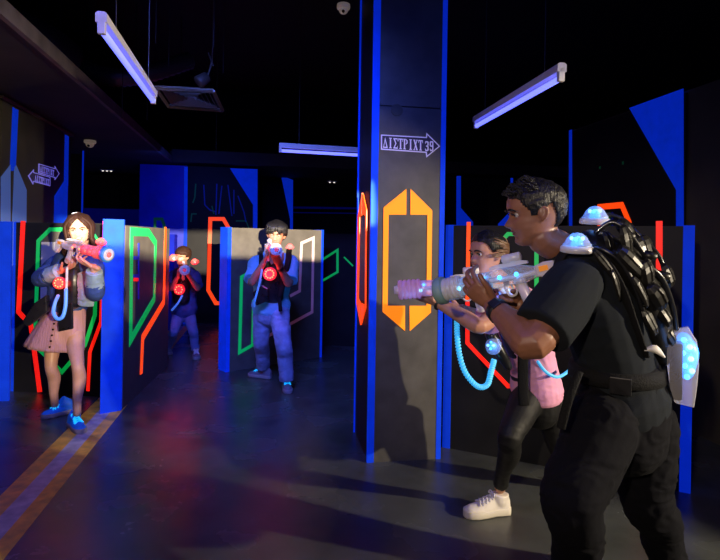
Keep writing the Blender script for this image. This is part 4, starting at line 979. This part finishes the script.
# hip sensor
hb = bmk(); rings_loft(hb, [[at(*p_) for p_ in r] for r in (
    [(668, 330, 1.93), (688, 327, 1.92), (688, 326, 2.02), (668, 329, 2.02)], [(667, 340, 1.90), (697, 342, 1.88), (697, 341, 2.04), (667, 340, 2.04)], [(667, 365, 1.89), (699, 366, 1.87), (699, 365, 2.05), (667, 365, 2.05)],
    [(670, 388, 1.90), (697, 388, 1.88), (697, 387, 2.03), (670, 388, 2.03)], [(675, 403, 1.91), (694, 408, 1.90), (694, 407, 2.01), (675, 403, 2.01)])])
hs = obj('hip_sensor', hb, M['clear'], root, True, bevel=.004)
for k, (x, y) in enumerate(((684, 340), (690, 347), (683, 353), (691, 359), (685, 366), (692, 371), (687, 377))):
    bm = bmk(); ball(bm, at(x, y, 1.93), .010, seg=8); obj('led', bm, M['led_bc'] if k % 2 else M['led_b'], hs, True)
ib_ = bmk(); box(at(676, 370, 1.94), Fd * .02, S * .03, (0, 0, .10), ib_); obj('sensor_backplate', ib_, M['vest'], hs, bevel=.006)
bm = bmk(); tube(bm, [at(684, 339, 1.97), at(687, 352, 1.97), at(686, 372, 1.97)], [.024, .038, .026], 12, 4); obj('led_diffuser', bm, M['core_b'], hs, True)
glow(at(702, 356, 1.84), 'b', .15)
bm = bmk(); tube(bm, [at(645, 350, 1.84), at(655, 349, 1.83), at(664, 357, 1.84)], [(.004, .01), (.014, .008), (.004, .006)], 10, 4, side=(0, 0, 1)); obj('shirt_tag', bm, M['white'], root, True)

# ------------------------------------------------------------------ GIRL in pink
J = dict(chin=at(486.5, 275, 2.76), neck=at(510, 292, 2.84), chest_t=at(516, 302, 2.86), chest=at(522, 325, 2.87), waist=at(532, 360, 2.88), pelvis=at(536, 388, 2.88),
         sh_l=at(506, 306, 2.70), el_l=at(480, 326, 2.48), wr_l=at(438, 303, 2.60), sh_r=at(520, 302, 3.0), el_r=at(498, 324, 2.92), wr_r=at(462, 309, 2.66),
         hip_l=at(526, 402, 2.80), kn_l=at(510, 437, 2.62), an_l=at(500, 488, 2.83), hip_r=at(548, 402, 2.96), kn_r=at(560, 450, 2.98), an_r=at(588, 488, 3.10))
P = dict(label='woman in pink T-shirt and black leggings aiming beside the pillar', loc=gnd(520, 500), J=J, side=(-.2, .97, 0), fwd=(-.97, -.2, 0), hF=(-.90, -.42, .0), hU=(.0, .0, 1),
         skin=M['skin_g'], hairmat=M['hair'], lip=M['lip'], s=.94, arm=1.02, leg=.92, vox=.0048, sm=1, smile=1, nose=.8, gaze=-1, lids=1,
         hand_l=dict(d=(-.95, .1, .22), n=(.05, .3, 1), t=-1, td=(-.8, -.45, .5), curl=(.25, .35, .5, .6), base=.1, spread=.12),
         hand_r=dict(d=(-.9, -.1, .25), n=(.1, -.2, 1), t=1, curl=(.7, .8, .8, .9), base=.4))
root, body, hm, S, Fd, torso, s = build_person(P); GIRL = root
def line_g(t):
    t = abs(t)
    if t < .9: return .182 - .01 * t
    if t < 1.3: return .173 - (t - .9) / .4 * .05
    if t < 1.75: return .123 + (t - 1.3) * .03
    return .136 - min(1, (t - 1.75) / .5) * .088
hair_shell(hm, s, .016, line_g, body, M['hair'], rough_=.003)
bm = bmk()
for k in range(70):
    th = random.choice((-1, 1)) * random.uniform(1.1, 2.9); P0 = []
    z = random.uniform(.10, .20)
    for j in range(6):
        f = j / 5; t_ = th + (PI * (1 if th > 0 else -1) - th) * f * .85; zz_ = z + (.095 - z) * f * .9 + .012 * math.sin(f * PI)
        P0.append(hm @ (head_pt(t_, zz_, False, .015 + .004 * random.random()) * s))
    tube(bm, P0, [.0015, .0045, .005, .005, .004, .002], 6, 3)
obj('hair_strands', bm, M['hair_lit'], body, True)
bm = bmk(); bun = hm @ (V((0, -.135, .085)) * s)
for k in range(26):
    a = random.uniform(0, 2 * PI); r_ = random.uniform(.01, .035)
    c0 = bun + V((0, 0, 0)); pts = []
    for j in range(7):
        f = j / 6; an_ = a + f * 4.2; pts.append(c0 + hm.to_3x3() @ V((math.cos(an_) * r_, -.01 + .02 * math.sin(a * 3 + f * 3), math.sin(an_) * r_)))
    tube(bm, pts, [.003, .008, .009, .009, .008, .006, .002], 7, 3)
obj('hair_bun', bm, M['hair_b'], body, True)
bm = bmk(); torso(bm, .016, 1, 5, None, (1.05, 1.05))
for q_, f in (('l', .72), ('r', .7)):
    sh, u = J['sh_' + q_], J['el_' + q_] - J['sh_' + q_]; tube(bm, [J['chest_t'].lerp(sh, .4), sh, sh + u * .35, sh + u * f], [.062, .064, .066, .072], 18, 4, round1=False)
robj('shirt', bm, M['pink'], root, .006, 2, folds(.004, 14, V((0, 0, 1)), 1.6))
trousers(P, root, M['legging'], J, S, s, .93, (.092, .078, .062, .058, .042, .040), .006, .002, name='leggings', hipw=(.158, .122), top=J['waist'] - V((0, 0, .06)))
shoe('shoe', J['an_l'], gnd(464, 517), root, M['shoe_w'], M['sole'], M['lace_w'], .255, 1.05, .034)
shoe('shoe', J['an_r'], V((J['an_r'].x - .16, J['an_r'].y - .06, 0)), root, M['shoe_w'], M['sole'], M['lace_w'], .255, 1.05, .034)
wd_ = (J['el_l'] - J['wr_l']).normalized(); wc = J['wr_l'] + wd_ * .005
bm = bmk(); tube(bm, [wc - wd_ * .005, wc + wd_ * .005], .0345, 20, 2, round0=False, round1=False); obj('wristband', bm, M['watch'], root, True)
# vest
bm = bmk(); 
for t0, t1, e in ((0, 1, .03),):
    pp = [J['chest_t'], J['chest'], J['waist'].lerp(J['chest'], .25)]; tube(bm, [p_ + Bk * 0 for p_ in pp], [(.135, .105), (.15, .125), (.14, .115)], 24, 5, side=S, round0=False, round1=False)
vs_ = robj('vest', bm, M['vest'], root, .007, 2)
for q_ in (at(505, 345, 2.62),):
    bm = bmk(); tube(bm, [at(491, 335, 2.63), at(500, 352, 2.63), at(508, 366, 2.64)], [(.040, .028), (.042, .03), (.03, .02)], 16, 4, side=(0, -1, 0)); cs = obj('chest_sensor', bm, M['vest'], vs_, True)
led_dome(at(494, 346, 2.60), (-.7, -.6, .2), .036, 'b', vs_); glow(at(488, 350, 2.50), 'b', .12)
led_dome(at(506, 294, 2.68), (-.2, -.5, 1), .030, 'b', vs_); glow(at(500, 284, 2.62), 'b', .45)
bm = bmk(); tube(bm, [at(523, 352, 2.66), at(523, 380, 2.68), at(524, 405, 2.68)], [(.026, .004)] * 3, 8, 3, side=(1, -.2, 0)); obj('hanging_strap', bm, M['strap'], vs_, True)
bm = bmk(); tube(bm, [at(508, 310, 2.62), at(516, 330, 2.64), at(525, 355, 2.68)], [(.022, .006)] * 3, 8, 3, side=(1, -.2, 0)); obj('chest_strap', bm, M['strap'], vs_, True)
bm = bmk(); tube(bm, [at(538, 362, 2.65), at(546, 372, 2.64), at(558, 377, 2.66), at(570, 370, 2.72)], .008, 8, 6); obj('cable', bm, M['cord'], vs_, True)

def coil(name, pts, r, rc, turns, material, parent, seg=8):
    P_ = catmull([V(p) for p in pts], 24); n = len(P_); out = []
    tot = n - 1; T = [(P_[min(i + 1, n - 1)] - P_[max(i - 1, 0)]).normalized() for i in range(n)]
    N = turns * 8
    for k in range(N + 1):
        f = k / N * (n - 1); i = min(int(f), n - 2); c = P_[i].lerp(P_[i + 1], f - i); t = T[i]; x = t.cross(V((.3, 1, .2))).normalized(); y = t.cross(x); a = 2 * PI * k / 8
        out.append(c + (x * math.cos(a) + y * math.sin(a)) * rc)
    bm = bmk(); tube(bm, out, r, 6, 1, round0=False, round1=False); return obj(name, bm, material, parent, True)

# ------------------------------------------------------------------ WOMAN at left
J = dict(chin=at(80.5, 244.5, 4.08), neck=at(77, 254, 4.14), chest_t=at(75, 263, 4.15), chest=at(73, 280, 4.15), waist=at(69, 302, 4.16), pelvis=at(64, 322, 4.17),
         sh_r=at(57, 264, 4.24), el_r=at(41, 279, 4.08), wr_r=at(63, 270, 3.98), sh_l=at(93, 266, 4.08), el_l=at(95, 293, 3.95), wr_l=at(94, 267, 3.84),
         hip_r=at(54, 330, 4.20), kn_r=at(51, 366, 4.12), an_r=at(55, 405, 4.24), hip_l=at(73, 332, 4.14), kn_l=at(78, 366, 3.98), an_l=at(77, 413, 3.95))
P = dict(label='smiling woman in denim jacket and pink skirt aiming a red lit blaster', loc=gnd(64, 424), J=J, side=(-1, .25, 0), fwd=(-.25, -1, 0), hF=(.34, -.93, -.05), hU=(-.08, 0, 1),
         skin=M['skin_w'], hairmat=M['hair_b'], lip=M['lip'], s=.98, arm=.95, leg=.86, vox=.006, sm=1, smile=1, nose=.75, lids=1, hv=1.2,
         hand_r=dict(d=(.85, -.35, .3), n=(.2, -.2, .9), t=1, curl=(.9, 1, 1, 1), base=.5),
         hand_l=dict(d=(-.85, .05, .30), n=(.25, .15, 1), t=-1, curl=(.8, .9, .9, .9), base=.35, td=(-.4, -.6, .6)))
root, body, hm, S, Fd, torso, s = build_person(P); WOM = root
def line_w(t):
    t = abs(t)
    if t < .12: return .192
    if t < .95: return .190 - (t - .12) / .83 * .075
    return max(.03, .115 - (t - .95) * .3)
hair_shell(hm, s, .018, line_w, body, M['hair_b'], rough_=.003)
bm = bmk()
for k in range(120):
    sg = random.choice((-1, 1)); th0 = random.uniform(.05, 2.9) * sg; L_ = random.uniform(.16, .30)
    top = head_pt(th0 * .45, .222, False, .016); mid = head_pt((max(abs(th0), .98)) * sg, .14, False, .020); low = head_pt((max(abs(th0), 1.10)) * sg, .06, False, .018)
    low.x *= 1.25; mid.x *= 1.10; end = V((low.x * 1.02, min(low.y, .03) + random.uniform(-.02, .03), low.z - L_ * .55)); md = (low + end) / 2 + V((sg * random.uniform(.010, .035), random.uniform(-.01, .01), 0))
    tube(bm, [hm @ (p_ * s) for p_ in (top, head_pt((.35 * abs(th0) + .45) * sg, .195, False, .019), mid, low, md, end)], [.003, .007, .009, .009, .008, .001], 7, 3)
obj('hair_locks', bm, M['hair_b'], body, True)
bm = bmk(); tube(bm, [hm @ (V((x, .0, .246 - x * x * 4)) * s) for x in (0, .015, .03, .04)], .005, 8, 3); obj('hair_clip', bm, M['whitepl'], body, True)
bm = bmk(); torso(bm, .026, 1, 4, J['waist'] - V((0, 0, .02)), (1.06, 1.1))
for q_ in 'lr':
    sh, el, wr = J['sh_' + q_], J['el_' + q_], J['wr_' + q_]
    tube(bm, [J['chest_t'].lerp(sh, .3), sh, sh.lerp(el, .5), el, el.lerp(wr, .45)], [.062, .070, .066, .062, .056], 18, 4, round1=False)
jk = robj('jacket', bm, M['denim'], root, .0065, 2, folds(.006, 13, V((.3, 0, 1)), .9))
for q_, f0 in (('l', .12), ('r', .36)):
    el, wr = J['el_' + q_], J['wr_' + q_]; bm = bmk(); tube(bm, [el.lerp(wr, f0), el.lerp(wr, .62), el.lerp(wr, .86)], [.0625, .058, .056], 18, 4, round0=False, round1=False)
    robj('sleeve_cuff', bm, M['denim_l'], jk, .006, 1, folds(.004, 16))
bm = bmk(); tube(bm, [at(84, 273, 3.99), at(85, 288, 3.97), at(86, 305, 4.0)], [(.050, .014), (.056, .018), (.060, .014)], 14, 4, side=(1, 0, 0)); robj('jacket_front', bm, M['denim_l'], jk, .006, 1, folds(.004, 16))
# collar
bm = bmk(); tube(bm, [at(65, 250, 4.12), at(70, 255, 4.03), at(77, 262, 3.99)], [(.02, .008)] * 3, 8, 3, side=(0, 0, 1)); obj('collar', bm, M['denim_l'], jk, True)
# skirt
rings = []
for i in range(15):
    t = i / 14; c = J['waist'].lerp(at(54.5, 347, 4.15), t); hw = .118 + .098 * t ** .85; hd = .105 + .065 * t
    row = []
    for k in range(64):
        a = 2 * PI * k / 64; f = 1 + .030 * t * math.sin(a * 9 + 1) + .018 * t * math.sin(a * 17); p_ = c + V((math.cos(a) * hw * f, math.sin(a) * hd * f, 0)); p_.z += -.03 * t * math.cos(a) * .8
        row.append(p_)
    rings.append(row)
bm = bmk(); rings_loft(bm, rings); sk = obj('skirt', bm, M['skirt'], root, True)
bm = bmk()
for k in range(6):
    tt_ = .3 + .12 * k; c = J['waist'].lerp(at(54.5, 347, 4.15), tt_); ball(bm, c + V((.0 + .01 * k, -(.105 + .065 * tt_) - .006, 0)), .008, seg=8)
obj('skirt_buttons', bm, M['hair_b'], sk, True)
bm = bmk(); tube(bm, [J['waist'] - V((0, 0, .02)), J['waist'] + V((0, 0, .015))], [(.135, .118)] * 2, 24, 2, side=S, round0=False, round1=False); obj('belt', bm, M['strap'], sk, True)
shoe('shoe', J['an_l'], gnd(82.5, 434), root, M['shoe_b'], M['sole_g'], M['lace'], .25, 1.0)
shoe('shoe', J['an_r'], gnd(41, 419), root, M['shoe_b'], M['sole_g'], M['lace'], .25, 1.0)
# vest
bm = bmk(); pp = [at(71, 262, 4.06), at(69, 280, 4.03), at(68, 302, 4.04)]; tube(bm, pp, [(.085, .05), (.095, .06), (.105, .06)], 20, 5, side=(1, 0, 0))
vs_ = robj('vest', bm, M['vest'], root, .006, 2)
prism([at(22, 321, 4.0), at(34, 303, 4.0), at(46, 295, 4.0), at(47, 312, 4.0), at(26, 327, 4.0)], (0, .05, 0), bm := bmk()); obj('hip_holster', bm, M['vest'], vs_, bevel=.008)
prism([at(58, 304, 3.99), at(72, 303, 3.96), at(72.5, 329, 3.92), at(58, 332, 3.94)], (0, .02, 0), bm := bmk()); obj('vest_apron', bm, M['vest'], vs_, bevel=.006)
dome_ = chest_disc(at(60, 283, 3.96), (.1, -1, .05), .045, vs_); glow(at(58, 285, 3.86), 'r', .8)
led_dome(at(101, 243, 4.05), (.3, -.4, .8), .034, 'r', vs_); glow(at(104, 238, 3.98), 'r', .3)
bm = bmk(); tube(bm, [at(67, 268, 3.86), at(66.5, 285, 3.86), at(65.5, 300, 3.86)], .009, 10, 4); obj('gun_cable', bm, M['whitepl'], vs_, True)
bm = bmk(); tube(bm, [at(66, 290, 3.85), at(65.5, 306, 3.84), at(62.5, 317, 3.83), at(57, 318.5, 3.83), at(53.5, 312, 3.84), at(55, 303, 3.87), at(58, 296, 3.9)], .0125, 12, 6); obj('blue_hose', bm, M['cord_b'], vs_, True)

# ------------------------------------------------------------------ YOUNG MAN in the middle
J = dict(chin=at(275, 246.5, 5.12), neck=at(275, 253, 5.2), chest_t=at(274, 262, 5.22), chest=at(273, 275, 5.22), waist=at(271, 294, 5.24), pelvis=at(271, 304, 5.25),
         sh_r=at(257, 262, 5.25), el_r=at(251.5, 283, 5.06), wr_r=at(264, 262, 4.98), sh_l=at(291, 262, 5.22), el_l=at(289, 284, 5.05), wr_l=at(279, 266, 4.88),
         hip_r=at(263, 312, 5.27), kn_r=at(261, 341, 5.28), an_r=at(263.5, 368, 5.50), hip_l=at(279, 312, 5.22), kn_l=at(283.5, 345, 5.02), an_l=at(287, 381.5, 5.08))
P = dict(label='young man in light blue shirt and jeans aiming straight ahead before the middle barrier', loc=gnd(273, 385), J=J, side=(-1, 0, 0), fwd=(0, -1, 0), hF=(.06, -.98, -.12), hU=(.1, -.1, 1),
         skin=M['skin_b'], hairmat=M['hair'], lip=M['lip'], s=1.0, arm=.95, leg=.9, vox=.007, sm=1, nose=.8, hv=1.3,
         hand_r=dict(d=(.35, -.35, .85), n=(.8, .1, -.2), t=1, curl=(.9, 1, 1, 1), base=.5),
         hand_l=dict(d=(-.25, -.3, .85), n=(-.1, .9, .4), t=-1, curl=(.8, .8, .8, .8), base=.6))
root, body, hm, S, Fd, torso, s = build_person(P); BOY = root
def line_b(t):
    t = abs(t)
    if t < 1.0: return .142 + .012 * math.sin(t * 9)
    if t < 1.4: return .11
    return .12 - min(1, (t - 1.4) / .6) * .06
hair_shell(hm, s, .028, line_b, body, M['hair'], rough_=.006, fr=45)
bm = bmk()
for k in range(80):
    th = random.uniform(-1.6, 1.6); p0 = head_pt(th * .5, .225, False, .022); p1 = head_pt(th, .19, False, .032); p2 = head_pt(th * 1.05, .145 + random.uniform(-.015, .01), False, .026)
    tube(bm, [hm @ (p_ * s) for p_ in (p0, p1, p2)], [.006, .009, .0015], 6, 3)
obj('hair_fringe', bm, M['hair'], body, True)
bm = bmk(); torso(bm, .028, 1, 5, J['pelvis'] - V((0, 0, .03)), (1.03, 1.03))
for q_, f in (('l', .85), ('r', .85)):
    sh, u = J['sh_' + q_], J['el_' + q_] - J['sh_' + q_]; tube(bm, [J['chest_t'].lerp(sh, .4), sh, sh + u * .4, sh + u * f], [.062, .070, .076, .082], 18, 4, round1=False)
sh_o = robj('shirt', bm, M['shirt_b'], root, .008, 2, folds(.006, 12))
bm = bmk(); 
for sd in (-1, 1): tube(bm, [at(275 + sd * 8, 252, 5.2), at(275 + sd * 6, 257, 5.08), at(275 + sd * 2.5, 263, 5.04)], [(.022, .007)] * 3, 8, 3, side=(0, 0, 1))
obj('collar', bm, M['shirt_b'], sh_o, True)
trousers(P, root, M['jeans'], J, S, s, .95, (.098, .088, .074, .072, .066, .068), .008, .006)
shoe('shoe', J['an_l'], gnd(288.5, 394), root, M['shoe_g'], M['sole_g'], M['lace'], .27, 1.0)
shoe('shoe', J['an_r'], gnd(248.5, 376), root, M['shoe_g'], M['sole_g'], M['lace'], .27, 1.0)
bm = bmk(); pp = [at(275, 264, 5.1), at(273, 280, 5.1), at(271, 297, 5.13)]; tube(bm, pp, [(.085, .05), (.10, .065), (.12, .06)], 20, 5, side=(1, 0, 0)); vs_ = robj('vest', bm, M['vest'], root, .007, 2)
bm = bmk(); tube(bm, [at(289, 250, 5.2), at(288, 262, 5.08), at(284, 278, 5.04), at(280, 296, 5.05)], [(.028, .012)] * 4, 10, 4, side=(1, 0, 0)); obj('shoulder_strap', bm, M['strap'], vs_, True)
bm = bmk(); tube(bm, [at(262, 252, 5.2), at(262, 264, 5.08), at(264, 278, 5.04)], [(.028, .012)] * 3, 10, 4, side=(1, 0, 0)); obj('shoulder_strap', bm, M['strap'], vs_, True)
bm = bmk(); tube(bm, [at(279, 293, 5.06), at(280, 304, 5.05), at(280.5, 311, 5.05)], [(.018, .006)] * 3, 8, 3, side=(1, 0, 0)); obj('hanging_strap', bm, M['strap'], vs_, True)
prism([at(252, 293, 5.02), at(262, 285, 5.02), at(268, 289, 5.02), at(268, 301, 5.02), at(256, 306, 5.02)], (0, .05, 0), bm := bmk()); obj('hip_pouch', bm, M['vest'], vs_, bevel=.008)
bm = bmk(); tube(bm, [at(262, 270, 4.98), at(259, 285, 4.99), at(255, 300, 5.0), at(254, 306, 5.02)], .009, 8, 4); obj('blue_hose', bm, M['cord_b'], vs_, True)
chest_disc(at(270, 274, 5.02), (0, -1, .05), .062, vs_, 11); glow(at(270, 274, 4.85), 'r', .9)
led_dome(at(290, 248, 5.12), (0, -.3, 1), .034, 'r', vs_); glow(at(291, 240, 5.05), 'r', .3)
bm = bmk(); wd_ = (J['el_l'] - J['wr_l']).normalized(); wc = J['wr_l'] + wd_ * .03; tube(bm, [wc - wd_ * .015, wc + wd_ * .015], .034, 16, 2, round0=False, round1=False); obj('wristband', bm, M['watch'], root, True)

# ------------------------------------------------------------------ CHILD
J = dict(chin=at(182, 264.5, 6.3), neck=at(183, 268.5, 6.37), chest_t=at(184, 274, 6.38), chest=at(184.5, 284, 6.38), waist=at(184.5, 298, 6.4), pelvis=at(184, 308, 6.4),
         sh_r=at(173.5, 275, 6.40), el_r=at(171, 289, 6.22), wr_r=at(178, 276, 6.06), sh_l=at(195, 275, 6.40), el_l=at(198, 289, 6.22), wr_l=at(188, 275, 6.06),
         hip_r=at(179.5, 311, 6.42), kn_r=at(174, 331, 6.25), an_r=at(168, 346, 6.55), hip_l=at(188.5, 311, 6.40), kn_l=at(193, 331, 6.36), an_l=at(195.5, 350, 6.45))
P = dict(label='child in jeans with red sensor vest standing between the left and middle barriers', loc=gnd(184, 355), J=J, side=(-1, .1, 0), fwd=(-.1, -1, 0), hF=(-.25, -.95, -.15), hU=(.15, -.1, 1),
         skin=M['skin_b'], hairmat=M['hair_b'], lip=M['lip'], s=.88, arm=.9, leg=.8, vox=.008, sm=1, nose=.8, hv=1.5,
         hand_r=dict(d=(.2, -.5, .8), n=(.8, .1, -.2), t=1, curl=(.9, 1, 1, 1), base=.5),
         hand_l=dict(d=(-.3, -.4, .7), n=(-.3, .7, .5), t=-1, curl=(.8, .8, .8, .8), base=.6))
root, body, hm, S, Fd, torso, s = build_person(P)
hair_shell(hm, s, .024, lambda t: .15 if abs(t) < 1.0 else (.115 if abs(t) < 1.5 else .07), body, M['hair_b'], rough_=.005, fr=45)
bm = bmk(); torso(bm, .024, 1, 5, J['pelvis'] - V((0, 0, .02)), (1, 1))
for q_, f in (('l', .8), ('r', .8)):
    sh, u = J['sh_' + q_], J['el_' + q_] - J['sh_' + q_]; tube(bm, [J['chest_t'].lerp(sh, .4), sh, sh + u * .4, sh + u * f], [.052, .058, .062, .066], 16, 4, round1=False)
robj('shirt', bm, M['denim'], root, .008, 2, folds(.004, 13))
trousers(P, root, M['jeans_d'], J, S, s, .97, (.090, .076, .062, .060, .054, .056), .008, .004)
shoe('shoe', J['an_l'], gnd(197, 360), root, M['shoe_g'], M['sole_g'], M['lace_w'], .22, .95)
shoe('shoe', J['an_r'], gnd(163, 352), root, M['shoe_g'], M['sole_g'], M['lace_w'], .22, .95)
bm = bmk(); pp = [at(181, 272, 6.27), at(181, 286, 6.25), at(181, 300, 6.28)]; tube(bm, pp, [(.095, .06), (.105, .07), (.10, .06)], 20, 5, side=(1, 0, 0)); vs_ = robj('vest', bm, M['vest'], root, .008, 2)
chest_disc(at(179.5, 289.5, 6.16), (0, -1, .05), .062, vs_, 8); glow(at(179.5, 289.5, 5.98), 'r', 1.4)
led_dome(at(173.5, 258.5, 6.22), (0, -.6, .8), .045, 'r', vs_); led_dome(at(195, 262.5, 6.25), (0, -.6, .8), .040, 'r', vs_)
bm = bmk(); tube(bm, [at(182, 296, 6.18), at(178, 303, 6.16), at(172, 310, 6.18)], .012, 8, 5); obj('blue_hose', bm, M['cord_b'], vs_, True)
glow(at(176, 262, 6.05), 'r', .8)

# ------------------------------------------------------------------ BLASTERS
bA, PA = blaster('clear blaster with a green muzzle ring aimed by the man in black', at(440, 291, 2.14), at(556, 268, 1.90), (0, 0, 1), 'b', .96, 'g')
glow(at(486, 262, 1.92), 'b', .10)
bB, PB = blaster('clear blaster glowing blue and pink aimed by the woman in pink', at(398, 290, 2.52), at(508, 283, 2.52), (0, 0, 1), 'b', .98, 'n')
glow(at(412, 300, 2.45), 'b', .12)
coil('coiled_cord', [at(457, 318, 2.62), at(457, 332, 2.62), at(459, 352, 2.60), at(465, 372, 2.58), at(477, 386, 2.57), at(487, 385, 2.57), at(491, 372, 2.58), at(494, 360, 2.60)], .0065, .0085, 46, M['cord'], bB)
bC, PC = blaster('blaster with red lights and blue ring aimed by the woman in denim jacket', at(107.5, 254.5, 3.76), at(57, 243, 3.98), (0, 0, 1), 'r', 1.0, 'b', scope=False)
glow(at(88, 250, 3.72), 'r', .7)
bD, PD = blaster('blaster pointed straight at us by the young man in light blue shirt', at(276, 249.5, 4.66), at(266, 247, 5.08), (0, 0, 1), 'r', .95, 'w')
glow(at(272, 247, 4.80), 'r', .6)
bE, PE = blaster('small blaster with white muzzle ring held by the child', at(184.5, 270, 5.82), at(183, 268, 6.22), (0, 0, 1), 'r', 1.0, 'w')
